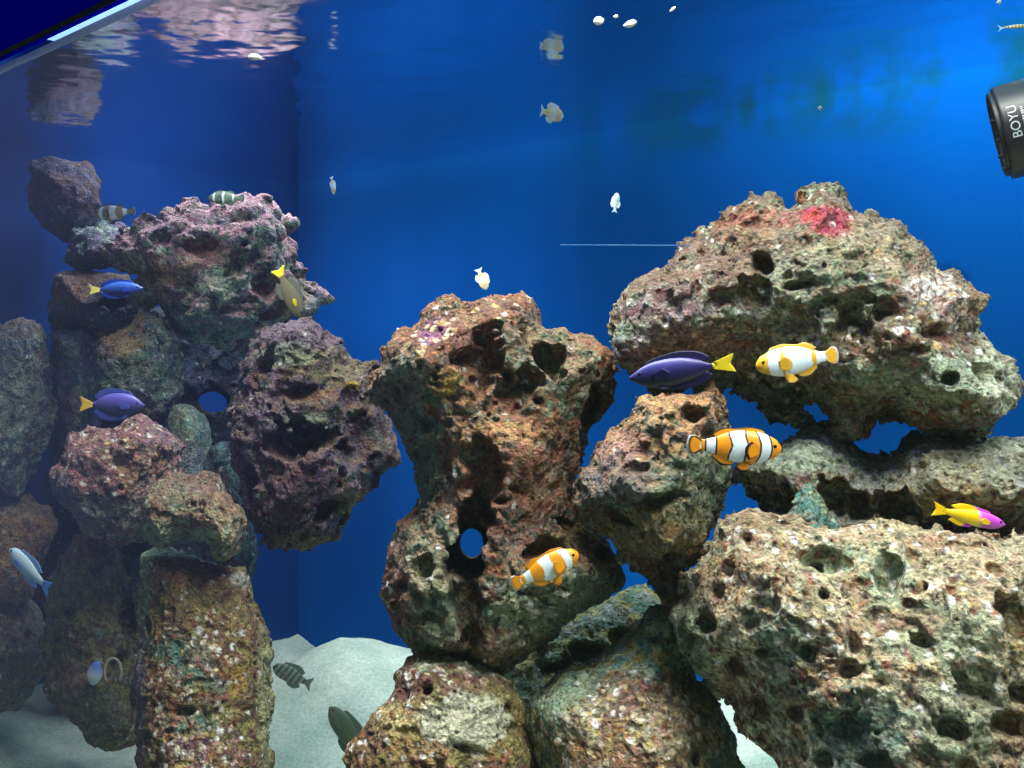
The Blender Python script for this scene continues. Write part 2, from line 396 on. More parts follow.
RK('low rock with a flat cream face and maroon crust below the arched rock', .68,
   [(394,672),(405,659),(420,650),(440,652),(462,658),(490,668),(514,680),(526,704),(530,735),(538,768),(545,850),(530,970),(500,1010),(390,1010),(352,950),(342,850),(348,775),(353,745),(362,732),(370,716),(385,702),(392,690)],
   .07, ['brown', 'tan', 'rust', 'olive'], None, R=.03, amp=.005, rough=.003, sponge=(.01, .4, .003), specks=.12, shells=[(450,684,70,14,.6),(405,705,24,34,.5),(365,745,18,26,.4)], seed=7,
   patches=[(462,730,46,28,(196,192,166),1.5),(400,725,34,20,(196,172,118),.8),(410,690,26,24,'maroon',.85),(460,690,60,14,'maroon',.75),(470,675,60,10,'sage',.9),(375,740,16,30,'maroon',.5),(500,720,26,40,'olive',.6),(420,756,40,12,'rust',.6),(370,770,20,26,'rust',.5),(488,740,10,10,'rust',.8)],
   pits=[(430,700,4,4,.01),(455,742,2,1.5,.004),(470,757,22,4,.008,-12),(505,715,5,6,.008)])

RK('sloping sage rock crusted with white and brown shell bits at the bottom centre', .685,
   [(527,706),(540,692),(560,674),(588,667),(608,650),(622,638),(636,620),(652,607),(680,606),(702,636),(700,680),(720,705),(733,735),(740,770),(735,830),(705,900),(680,930),(600,930),(560,900),(548,840),(538,768),(531,735)],
   .08, ['sage', 'grey', 'teal', 'olive'], None, R=.04, amp=.006, rough=.0022, sponge=(.012, .35, .003), specks=.01, shells=[(640,742,72,62,.75),(600,745,60,34,.6)], seed=8,
   patches=[(640,740,70,62,'rust',.85),(620,750,62,46,'brown',.5),(655,735,30,24,'cream',.7),(665,720,20,40,'tan',.7),(585,735,22,16,'cream',.6),(620,700,30,22,'maroon',.5),(690,730,18,60,'olive',.5),(575,700,40,22,'sage',.6)],
   pits=[(655,648,8,5,.012),(590,655,16,8,.02),(600,700,5,3,.006),(690,760,4,8,.01)])

RK('dark green shadowed rock behind the base of the arched rock', .88,
   [(430,668),(470,655),(510,645),(545,625),(570,610),(600,597),(622,586),(640,582),(668,594),(705,600),(705,660),(680,700),(640,760),(560,800),(500,760)],
   .05, ['green', 'grey', 'olive'], None, amp=.006, rough=.003, seed=9, specks=.02, pits=[(590,655,22,10,.03),(620,640,14,9,.02),(560,668,18,9,.02)])

RK('dark mottled rock jutting right from the left stack with a mossy green underside', .96,
   [(242,368),(254,350),(258,335),(270,325),(290,318),(308,314),(320,322),(331,333),(344,339),(351,355),(362,362),(374,362),(384,385),(388,408),(394,432),(402,462),(388,469),(377,472),(372,490),(358,506),(341,526),(336,537),(320,545),(298,549),(276,545),(264,534),(248,522),(240,500),(240,480),(234,460),(227,440),(231,410),(240,388)],
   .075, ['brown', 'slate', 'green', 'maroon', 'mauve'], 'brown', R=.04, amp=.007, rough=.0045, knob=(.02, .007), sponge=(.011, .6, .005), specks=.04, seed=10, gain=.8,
   pits=[(300,440,34,16,.035),(360,440,24,34,.03),(270,370,12,8,.015),(330,505,22,10,.022,20),(300,395,20,8,.015),(350,400,16,12,.02),(255,480,8,20,.012),(375,390,8,12,.02)],
   lumps=[(300,340,30,.014),(310,480,30,.012)],
   patches=[(300,340,44,22,'mauve',.5),(285,360,26,14,'sage',.7),(300,540,50,10,'olive',.9),(350,500,20,16,'olive',.7),(300,480,40,30,'maroon',.5),(270,420,30,30,'mauve',.4),(330,370,40,20,'olive',.4),(350,388,8,6,'gold',.8),(310,425,30,14,'green',.6),(310,398,30,6,'rust',.6)])

RK('knobbly mauve and pink rock crowning the left stack', 1.20,
   [(110,251),(124,236),(136,226),(148,221),(155,212),(170,207),(180,200),(190,200),(198,207),(208,210),(216,204),(230,206),(240,200),(253,196),(266,202),(278,214),(285,227),(290,245),(291,262),(301,273),(311,285),(322,300),(316,313),(300,320),(285,323),(270,331),(252,341),(228,344),(200,342),(177,337),(164,321),(154,306),(140,296),(134,276),(118,263)],
   .10, ['mauve', 'pink', 'slate', 'sage'], (196,146,144), R=.05, amp=.008, rough=.004, knob=(.032, .025), sponge=(.014, .3, .004), specks=.07, seed=11,
   pits=[(245,262,20,16,.03),(265,285,18,12,.03),(240,305,14,14,.02),(150,280,10,10,.012),(200,250,14,10,.02),(165,240,10,8,.02),(270,312,16,9,.02),(225,330,30,6,.015)],
   lumps=[(215,300,30,.012),(200,230,40,.012),(170,290,22,.008)],
   patches=[(210,325,50,18,'teal',.7),(225,280,22,22,'sage',.6),(155,275,20,12,'olive',.6),(205,255,26,14,'pink',.6),(190,270,14,14,'orange',.35),(305,300,16,16,'grey',.7),(306,306,7,5,'white',.9),(290,300,20,30,'olive',.4),(130,250,24,16,'orange',.35)])

RK('small blue-grey knobbly rock at the upper left beside the crowning rock', 1.28,
   [(64,262),(68,246),(75,232),(88,225),(106,221),(130,222),(140,236),(130,252),(124,268),(100,274),(78,272)],
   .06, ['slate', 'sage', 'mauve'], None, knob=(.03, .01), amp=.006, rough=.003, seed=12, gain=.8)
RK('rounded pinkish rock shape standing in for a reflection in the far upper left corner', 1.33,  # solid shape put in for a faint reflection
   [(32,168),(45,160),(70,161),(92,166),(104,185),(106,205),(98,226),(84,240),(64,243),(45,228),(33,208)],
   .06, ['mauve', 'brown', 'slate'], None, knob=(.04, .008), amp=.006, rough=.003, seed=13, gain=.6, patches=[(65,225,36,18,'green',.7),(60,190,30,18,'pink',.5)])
RK('brown lumpy rock behind the upper blue fish in the left stack', 1.25,
   [(48,286),(52,272),(62,266),(74,270),(88,275),(104,270),(132,272),(148,295),(150,325),(132,342),(108,344),(84,334),(62,330),(52,312)],
   .07, ['brown', 'mauve', 'slate'], 'brown', knob=(.03, .008), amp=.007, rough=.003, seed=14, gain=.9, patches=[(75,290,28,24,'rust',.35),(110,310,26,18,'blue',.6)], pits=[(120,300,18,14,.03)])
RK('narrow blue-grey rock at the left edge of the left stack', 1.22,
   [(48,336),(62,328),(84,326),(96,340),(98,370),(104,405),(98,440),(78,452),(58,446),(52,410),(50,370)],
   .06, ['slate', 'sage', 'mauve'], None, knob=(.024, .006), amp=.006, rough=.003, seed=15, gain=.9, patches=[(75,430,20,20,'olive',.5),(82,345,16,16,'mauve',.5)])
RK('rock with an orange-pink lip and dark green flank under the crowning rock', 1.13,
   [(90,372),(92,350),(100,338),(114,331),(132,327),(140,312),(162,318),(178,336),(186,366),(184,396),(172,420),(150,430),(120,425),(100,410),(90,392)],
   .065, ['green', 'slate', 'grey'], None, knob=(.02, .004), amp=.006, rough=.004, sponge=(.012, .5, .004), seed=16, gain=.85, patches=[(115,342,30,14,'orange',.8),(136,325,9,12,'orange',.7),(102,360,12,18,'mauve',.7)])
RK('big recessed rock coloured dark as painted shade behind the left stack', 1.36,
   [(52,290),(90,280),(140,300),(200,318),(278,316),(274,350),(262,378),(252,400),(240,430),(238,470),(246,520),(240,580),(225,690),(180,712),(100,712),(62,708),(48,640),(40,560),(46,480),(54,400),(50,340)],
   .05, ['dark', 'slate'], None, holes=[(213,402,15,13)], amp=.008, rough=.003, knob=(.05, .012), seed=17, gain=.45)  # gain darkens the crust colour to paint shade into the gaps
RK('smooth pale green rock standing in the gap of the left stack', 1.12,
   [(166,420),(172,406),(182,400),(192,402),(205,412),(214,428),(213,448),(211,465),(218,482),(222,512),(200,530),(170,520),(160,470)],
   .05, ['sage', 'teal', 'grey'], None, amp=.005, rough=.002, seed=18, specks=.01, patches=[(190,460,20,20,'mauve',.4)])
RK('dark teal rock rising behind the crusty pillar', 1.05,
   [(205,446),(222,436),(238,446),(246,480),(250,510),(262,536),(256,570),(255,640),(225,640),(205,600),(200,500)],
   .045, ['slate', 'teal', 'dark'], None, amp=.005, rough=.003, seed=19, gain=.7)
RK('reddish pink craggy rock in the middle of the left stack', 1.03,
   [(67,442),(88,434),(108,430),(124,421),(137,412),(150,420),(168,428),(184,444),(188,462),(198,485),(190,510),(165,530),(140,548),(118,552),(96,545),(78,538),(68,520),(58,504),(48,488),(52,474),(64,465)],
   .075, ['pink', 'brown', 'maroon', 'grey'], 'pink', R=.03, amp=.009, rough=.005, sponge=(.014, .4, .004), specks=.07, shells=[(125,450,60,40,.3)], seed=20, lumps=[(135,440,30,.02),(90,470,30,.01)],
   patches=[(100,520,50,24,'grey',.8),(60,490,16,20,'slate',.7),(160,440,26,20,'mauve',.4),(110,455,50,26,'pink',.4),(128,470,10,30,'orange',.4)])
RK('small arched tan and green rock resting on top of the crusty pillar', .87,
   [(137,503),(145,490),(163,480),(183,472),(205,471),(222,480),(235,498),(244,515),(244,535),(236,552),(226,566),(213,563),(205,552),(190,546),(178,544),(170,551),(160,553),(148,549),(139,538),(136,520)],
   .05, ['tan', 'sage', 'brown'], 'brown', R=.025, amp=.005, rough=.0035, knob=(.014, .003), sponge=(.007, .6, .004), specks=.06, seed=21,
   pits=[(188,540,18,12,.02),(165,515,8,5,.01),(205,548,14,8,.015)],
   patches=[(158,535,26,18,'sage',.8),(150,545,20,12,'green',.5),(200,482,40,12,'maroon',.5),(215,510,26,20,'orange',.35),(220,550,16,16,'olive',.6)])
RK('tall crusty pillar rock with maroon and gold growth and a teal streak', .87,
   [(137,562),(150,551),(180,552),(215,563),(248,566),(252,580),(255,594),(261,612),(266,634),(270,660),(272,700),(273,768),(270,850),(262,925),(235,935),(160,935),(140,915),(135,850),(135,768),(132,690),(135,650),(139,610),(138,582)],
   .062, ['brown', 'rust', 'maroon', 'olive'], None, R=.03, amp=.004, rough=.0035, sponge=(.009, .5, .003), specks=.14, shells=[(195,650,50,40,.35),(190,740,52,50,.6),(170,700,24,40,.4)], seed=22,
   pits=[(186,712,12,5,.014,-10),(180,640,6,3,.006),(150,630,3,10,.01,20),(148,740,4,6,.01)],
   patches=[(195,558,60,14,'teal',.9),(143,600,10,60,'sage',.8),(141,700,8,90,'mauve',.8),(185,580,40,16,'pink',.7),(240,585,12,8,'white',.6),(192,668,24,26,'teal',.95),(170,655,20,10,'teal',.8),(215,690,14,10,'teal',.7),(190,725,24,12,'teal',.7),(220,640,40,50,'rust',.5),(205,620,40,22,'olive',.45),(235,680,12,20,'gold',.5),(264,700,10,90,(170,165,120),.85),(190,745,30,10,'purple',.6),(215,760,30,20,'pink',.5),(170,700,22,30,'rust',.5)])
RK('dark brown tapering rock standing on the sand left of the pillar', 1.10,
   [(70,532),(88,527),(108,532),(122,548),(130,575),(140,592),(148,660),(144,715),(136,742),(118,753),(104,754),(86,747),(74,730),(56,713),(47,690),(50,664),(42,640),(39,605),(50,580),(58,558)],
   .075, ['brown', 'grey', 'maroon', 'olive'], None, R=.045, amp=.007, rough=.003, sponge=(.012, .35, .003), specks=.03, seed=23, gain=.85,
   pits=[(70,614,5,6,.014),(128,620,12,24,.03),(60,640,3,3,.01),(120,660,9,10,.02)],
   patches=[(85,548,30,22,'pink',.6),(78,600,30,30,'olive',.5),(65,680,18,30,'rust',.35),(100,710,30,24,'grey',.6),(115,550,10,10,'orange',.5)])
RK('tan and orange rock at the left edge above the smooth sand-side rock', 1.18,
   [(-40,490),(0,488),(15,485),(30,494),(38,503),(52,506),(58,524),(54,548),(46,566),(36,600),(10,606),(-40,600)],
   .06, ['orange', 'brown', 'tan'], None, amp=.006, rough=.0025, seed=24, gain=.85, patches=[(30,500,20,12,'olive',.5)])
RK('smooth two-toned boulder at the left edge resting on the white sand', 1.19,
   [(-40,585),(0,578),(22,590),(38,612),(50,636),(54,656),(42,676),(30,694),(18,710),(0,716),(-40,712)],
   .065, ['tan', 'brown', 'grey'], None, amp=.005, rough=.002, seed=25, gain=.9, patches=[(15,685,46,32,(110,104,76),.9),(10,620,30,24,'pink',.3)], pits=[(28,638,6,6,.012),(38,644,4,4,.01),(14,642,3,2,.008),(3,660,4,3,.01)])
RK('grey-brown upright rock at the left edge below the dark upper corner', 1.16,
   [(-40,345),(-10,328),(8,322),(20,316),(35,321),(45,334),(51,358),(55,400),(51,430),(42,456),(30,476),(18,494),(-40,498)],
   .065, ['slate', 'grey', 'brown', 'sage'], 'brown', amp=.006, rough=.0035, knob=(.03, .006), sponge=(.014, .4, .003), seed=26, gain=.9, patches=[(15,400,24,40,'sage',.5),(5,350,24,10,'slate',.6)])

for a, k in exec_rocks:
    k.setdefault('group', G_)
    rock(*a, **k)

# ------------------------------------------------------------------ tank shell
def quad_obj(name, pts, mat, kind='structure', thick=None, nrm=None):
    pts = [np.array(p, float) for p in pts]
    if thick:
        nrm = np.array(nrm, float)
        v = pts+[p+nrm*thick for p in pts]
        f = [(0, 1, 2, 3), (7, 6, 5, 4), (0, 4, 5, 1), (1, 5, 6, 2), (2, 6, 7, 3), (3, 7, 4, 0)]
    else:
        v = pts; f = [(0, 1, 2, 3)]
    me = mesh_np(name, v, f, smooth=False)
    o = link(name, me, mat)
    if kind: o['kind'] = kind
    return o

WZ = Z0+H                                   # water level
BL = CORNER.copy()                          # back left
BR = CORNER-DL*LEN                          # back right
FL = CORNER-NN*WID                          # front left
FR = FL-DL*LEN
def at(p, z): return np.array([p[0], p[1], z])
ZB, ZT = Z0-.62, WZ+.16

# blue painted back pane with algae along the water line
def wall_mat(name, base, stain=True):
    m, nt, b = principled(name, base, .7, spec=.0)
    if stain:
        tc = N(nt, 'ShaderNodeTexCoord')
        sx = N(nt, 'ShaderNodeSeparateXYZ'); L(nt, tc.outputs['Object'], sx.inputs[0])
        # height band under the water line, object z is world z
        nz = N(nt, 'ShaderNodeTexNoise'); nz.inputs['Scale'].default_value = 5; nz.inputs['Detail'].default_value = 5
        L(nt, tc.outputs['Object'], nz.inputs['Vector'])
        ad = N(nt, 'ShaderNodeMath', operation='MULTIPLY_ADD'); ad.inputs[1].default_value = .09
        L(nt, nz.outputs['Fac'], ad.inputs[0]); L(nt, sx.outputs['Z'], ad.inputs[2])
        r1 = N(nt, 'ShaderNodeMapRange', interpolation_type='SMOOTHSTEP')
        r1.inputs['From Min'].default_value = WZ-.025; r1.inputs['From Max'].default_value = WZ+.035
        L(nt, ad.outputs[0], r1.inputs['Value'])
        nb = N(nt, 'ShaderNodeTexNoise'); nb.inputs['Scale'].default_value = 13; nb.inputs['Detail'].default_value = 4
        L(nt, tc.outputs['Object'], nb.inputs['Vector'])
        r2 = N(nt, 'ShaderNodeMapRange', interpolation_type='SMOOTHSTEP'); r2.inputs['From Min'].default_value = .36; r2.inputs['From Max'].default_value = .54
        L(nt, nb.outputs['Fac'], r2.inputs['Value'])
        # growth only along the right part of the wall
        r3 = N(nt, 'ShaderNodeMapRange', interpolation_type='SMOOTHSTEP'); r3.inputs['From Min'].default_value = .0; r3.inputs['From Max'].default_value = .3
        L(nt, sx.outputs['X'], r3.inputs['Value'])
        mu = N(nt, 'ShaderNodeMath', operation='MULTIPLY'); L(nt, r1.outputs[0], mu.inputs[0]); L(nt, r2.outputs[0], mu.inputs[1])
        mu2 = N(nt, 'ShaderNodeMath', operation='MULTIPLY'); L(nt, mu.outputs[0], mu2.inputs[0]); L(nt, r3.outputs[0], mu2.inputs[1])
        mu3 = N(nt, 'ShaderNodeMath', operation='MULTIPLY'); L(nt, mu2.outputs[0], mu3.inputs[0]); mu3.inputs[1].default_value = .9
        mx = N(nt, 'ShaderNodeMix', data_type='RGBA')
        mx.inputs[6].default_value = (*base, 1); mx.inputs[7].default_value = (.003, .06, .085, 1)
        L(nt, mu3.outputs[0], mx.inputs[0])
        # two darker round marks on the wall near the right-hand rock
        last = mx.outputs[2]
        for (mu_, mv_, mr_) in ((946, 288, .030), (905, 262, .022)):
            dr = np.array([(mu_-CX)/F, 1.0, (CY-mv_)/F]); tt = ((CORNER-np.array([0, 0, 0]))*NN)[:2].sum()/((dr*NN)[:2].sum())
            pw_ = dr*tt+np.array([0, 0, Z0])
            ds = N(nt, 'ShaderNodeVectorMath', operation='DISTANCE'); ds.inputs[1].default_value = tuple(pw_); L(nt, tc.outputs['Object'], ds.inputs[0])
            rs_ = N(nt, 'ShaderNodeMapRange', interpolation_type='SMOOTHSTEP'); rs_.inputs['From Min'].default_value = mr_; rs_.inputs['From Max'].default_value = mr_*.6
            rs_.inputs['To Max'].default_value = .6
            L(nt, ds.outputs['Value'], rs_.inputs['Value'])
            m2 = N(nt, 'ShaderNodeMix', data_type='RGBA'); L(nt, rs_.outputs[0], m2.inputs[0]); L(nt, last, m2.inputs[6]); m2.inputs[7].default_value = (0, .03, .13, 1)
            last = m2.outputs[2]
        # broad unevenness of the paint
        big = N(nt, 'ShaderNodeTexNoise'); big.inputs['Scale'].default_value = 3.2; big.inputs['Detail'].default_value = 2
        mp = N(nt, 'ShaderNodeMapping'); mp.inputs['Scale'].default_value = (1.5, 1.5, .35)
        L(nt, tc.outputs['Object'], mp.inputs[0]); L(nt, mp.outputs[0], big.inputs['Vector'])
        r4 = N(nt, 'ShaderNodeMapRange'); r4.inputs['From Min'].default_value = .3; r4.inputs['From Max'].default_value = .7
        r4.inputs['To Min'].default_value = .85; r4.inputs['To Max'].default_value = 1.15
        L(nt, big.outputs['Fac'], r4.inputs['Value'])
        hv = N(nt, 'ShaderNodeHueSaturation'); L(nt, last, hv.inputs['Color']); L(nt, r4.outputs[0], hv.inputs['Value'])
        L(nt, hv.outputs[0], b.inputs['Base Color'])
    return m
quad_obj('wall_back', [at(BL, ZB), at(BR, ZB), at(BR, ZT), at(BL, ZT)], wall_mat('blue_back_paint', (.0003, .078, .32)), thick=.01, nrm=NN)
quad_obj('wall_left', [at(FL, ZB), at(BL, ZB), at(BL, ZT), at(FL, ZT)], principled('navy_side_glass', (.001, .045, .20), .25, spec=.2)[0], thick=.01, nrm=DL)
quad_obj('wall_right', [at(BR, ZB), at(FR, ZB), at(FR, ZT), at(BR, ZT)], principled('blue_side_paint', (.002, .07, .45), .6)[0], thick=.01, nrm=-DL)
quad_obj('ceiling', [at(BL, ZT), at(BR, ZT), at(FR, ZT), at(FL, ZT)], principled('hood_black', (.004, .005, .02), .5)[0], thick=.01, nrm=(0, 0, 1))
# front glass
def glass_mat():
    m, nt, out = new_mat('aquarium_glass')
    fr = N(nt, 'ShaderNodeFresnel'); fr.inputs['IOR'].default_value = 1.5
    tr = N(nt, 'ShaderNodeBsdfTransparent'); tr.inputs['Color'].default_value = (.95, .98, .99, 1)
    gl = N(nt, 'ShaderNodeBsdfGlossy'); gl.inputs['Roughness'].default_value = .02
    mx = N(nt, 'ShaderNodeMixShader')
    lw = N(nt, 'ShaderNodeLayerWeight'); lw.inputs['Blend'].default_value = .5
    pw = N(nt, 'ShaderNodeMath', operation='POWER'); pw.inputs[1].default_value = 5; L(nt, lw.outputs['Facing'], pw.inputs[0])
    ma = N(nt, 'ShaderNodeMath', operation='MULTIPLY_ADD'); ma.inputs[1].default_value = .96; ma.inputs[2].default_value = .04
    L(nt, pw.outputs[0], ma.inputs[0]); L(nt, ma.outputs[0], mx.inputs[0]); L(nt, tr.outputs[0], mx.inputs[1]); L(nt, gl.outputs[0], mx.inputs[2])
    L(nt, mx.outputs[0], out.inputs[0])
    return m
front = quad_obj('window_1', [at(FR, ZB), at(FL, ZB), at(FL, WZ+.0083), at(FR, WZ+.0083)], glass_mat())
# hood skirt above the glass
hood = quad_obj('trim_1', [at(FL-NN*.001, WZ+.0085), at(FR-NN*.001, WZ+.0085), at(FR-NN*.001, WZ+.50), at(FL-NN*.001, WZ+.50)], principled('hood_navy', (.0, .0, .6), .6, spec=.0)[0], thick=.006, nrm=-NN)
quad_obj('trim_2', [at(FL-NN*.0075, WZ+.0078), at(FR-NN*.0075, WZ+.0078), at(FR-NN*.0075, WZ+.0125), at(FL-NN*.0075, WZ+.0125)], principled('rubber_black', (.002, .002, .006), .6, spec=.1)[0], thick=.002, nrm=-NN)
# meniscus bead where the water climbs the glass
quad_obj('trim_3', [at(FL+NN*.001, WZ-.001), at(FR+NN*.001, WZ-.001), at(FR+NN*.001, WZ+.0055), at(FL+NN*.001, WZ+.0055)], principled('scale_line', (.42, .52, .66), .4)[0], thick=.002, nrm=NN)

# water surface seen from below: mirror at grazing angles, clear from above
def water_mat():
    m, nt, out = new_mat('water_surface')
    fr = N(nt, 'ShaderNodeFresnel'); fr.inputs['IOR'].default_value = 1.33
    tr = N(nt, 'ShaderNodeBsdfTransparent')
    gl = N(nt, 'ShaderNodeBsdfGlossy'); gl.inputs['Roughness'].default_value = .085
    gl.inputs['Color'].default_value = (.82, .88, .95, 1)
    mx = N(nt, 'ShaderNodeMixShader')
    tc = N(nt, 'ShaderNodeTexCoord')
    n = N(nt, 'ShaderNodeTexNoise'); n.inputs['Scale'].default_value = 16; n.inputs['Detail'].default_value = 2.5
    L(nt, tc.outputs['Object'], n.inputs['Vector'])
    bp = N(nt, 'ShaderNodeBump'); bp.inputs['Strength'].default_value = .5; bp.inputs['Distance'].default_value = .005
    L(nt, n.outputs['Fac'], bp.inputs['Height']); L(nt, bp.outputs[0], gl.inputs['Normal'])
    L(nt, fr.outputs[0], mx.inputs[0]); L(nt, tr.outputs[0], mx.inputs[1]); L(nt, gl.outputs[0], mx.inputs[2])
    L(nt, mx.outputs[0], out.inputs[0])
    return m
water = quad_obj('water_surface', [at(FL+NN*.002, WZ), at(FR+NN*.002, WZ), at(BR, WZ), at(BL, WZ)], water_mat())

# sand
def sand():
    nx, ny = 260, 110
    s = np.linspace(0, LEN, nx); t = np.linspace(0, WID, ny)
    S, Tt = np.meshgrid(s, t, indexing='ij')
    X = FL[0]-DL[0]*S+NN[0]*Tt; Y = FL[1]-DL[1]*S+NN[1]*Tt
    p = np.stack([X.ravel(), Y.ravel(), np.zeros(X.size)], 1)
    def gs(x, y, r, h): return h*np.exp(-((X-x)**2+(Y-y)**2)/(r*r))
    Z = -.50+np.clip((X+.05)/.35, 0, 1)*.10 + gs(-.20, 1.33, .15, .085)+gs(-.66, 1.22, .12, .02) - gs(-.25, 1.62, .16, .05)
    Z = Z+.008*fbm(p, .08, 3, 5).reshape(X.shape)+.0016*fbm(p, .012, 2, 9).reshape(X.shape)
    v = np.stack([X.ravel(), Y.ravel(), (Z+Z0).ravel()], 1)
    i = np.arange(nx*ny).reshape(nx, ny)
    q = np.stack([i[:-1, :-1].ravel(), i[1:, :-1].ravel(), i[1:, 1:].ravel(), i[:-1, 1:].ravel()], 1)
    me = mesh_np('floor', v, q)
    m, nt, b = principled('aragonite_sand', (.7, .72, .66), .9, spec=.1)
    tc = N(nt, 'ShaderNodeTexCoord')
    n = N(nt, 'ShaderNodeTexNoise'); n.inputs['Scale'].default_value = 260; n.inputs['Detail'].default_value = 4; L(nt, tc.outputs['Object'], n.inputs['Vector'])
    n2 = N(nt, 'ShaderNodeTexNoise'); n2.inputs['Scale'].default_value = 14; n2.inputs['Detail'].default_value = 4; L(nt, tc.outputs['Object'], n2.inputs['Vector'])
    cr = N(nt, 'ShaderNodeValToRGB'); e = cr.color_ramp.elements
    e[0].position = .3; e[0].color = (*lin((160, 180, 158)), 1); e[1].position = .7; e[1].color = (*lin((212, 216, 192)), 1)
    L(nt, n2.outputs['Fac'], cr.inputs[0])
    r = N(nt, 'ShaderNodeMapRange'); r.inputs['From Min'].default_value = .3; r.inputs['From Max'].default_value = .7; r.inputs['To Min'].default_value = .8; r.inputs['To Max'].default_value = 1.15
    L(nt, n.outputs['Fac'], r.inputs['Value'])
    hv = N(nt, 'ShaderNodeHueSaturation'); L(nt, cr.outputs[0], hv.inputs['Color']); L(nt, r.outputs[0], hv.inputs['Value']); L(nt, hv.outputs[0], b.inputs['Base Color'])
    bp = N(nt, 'ShaderNodeBump'); bp.inputs['Strength'].default_value = .5; bp.inputs['Distance'].default_value = .002
    L(nt, n.outputs['Fac'], bp.inputs['Height']); L(nt, bp.outputs[0], b.inputs['Normal'])
    o = link('floor', me, m); o['kind'] = 'structure'
sand()

# ------------------------------------------------------------------ fish
def interp(xs, ys, x):
    xs = np.array(xs, float); ys = np.array(ys, float)
    # smooth (monotone cubic like) interpolation
    m = np.gradient(ys, xs); i = np.clip(np.searchsorted(xs, x)-1, 0, len(xs)-2)
    h = xs[i+1]-xs[i]; t = (x-xs[i])/h
    return ((2*t**3-3*t**2+1)*ys[i]+(t**3-2*t**2+t)*h*m[i]+(-2*t**3+3*t**2)*ys[i+1]+(t**3-t**2)*h*m[i+1])

def rotm(head, pitch, roll=0):
    # head: 0 faces the picture's right, 180 its left; pitch: nose up
    return Matrix.Rotation(math.radians(head), 3, 'Z') @ Matrix.Rotation(math.radians(-pitch), 3, 'Y') @ Matrix.Rotation(math.radians(roll), 3, 'X')

def fin_mesh(root, tip, thick, cf, rows=7, wave=0.0, name='fin'):
    root = np.array(root, float); tip = np.array(tip, float); n = 22
    def rs(a):
        s = np.linspace(0, 1, len(a)); t = np.linspace(0, 1, n)
        return np.stack([np.interp(t, s, a[:, k]) if len(a) < 3 else interp(s, a[:, k], t) for k in range(3)], 1)
    a, b = rs(root), rs(tip)
    v = []; c = []
    for side in (-1, 1):
        for r in range(rows):
            t = r/(rows-1)
            p = a*(1-t)+b*t
            s = np.linspace(0, 1, n)
            nr = np.cross((b-a), np.roll(a, -1, 0)-a); nr[-1] = nr[-2]
            nr /= (np.linalg.norm(nr, axis=1)[:, None]+1e-9)
            off = side*thick*(1-.75*t)+wave*np.sin(s*9)*t+.18*thick*np.sin(s*70)
            v.append(p+nr*off[:, None]); c.append(np.array([cf(ss, t) for ss in s]))
    v = np.concatenate(v); c = np.concatenate(c)
    f = []
    m = rows*n
    for r in range(rows-1):
        for k in range(n-1):
            i = r*n+k
            f.append((i, i+1, i+n+1, i+n)); f.append((m+i, m+i+n, m+i+n+1, m+i+1))
    for k in range(n-1):
        f.append((k, m+k, m+k+1, k+1)); i = (rows-1)*n+k; f.append((i, i+1, m+i+1, m+i))
    for r in range(rows-1):
        i = r*n; f.append((i, i+n, m+i+n, m+i)); i = r*n+n-1; f.append((i, m+i, m+i+n, i+n))
    me = mesh_np(name, v, f); set_col(me, c)
    return me

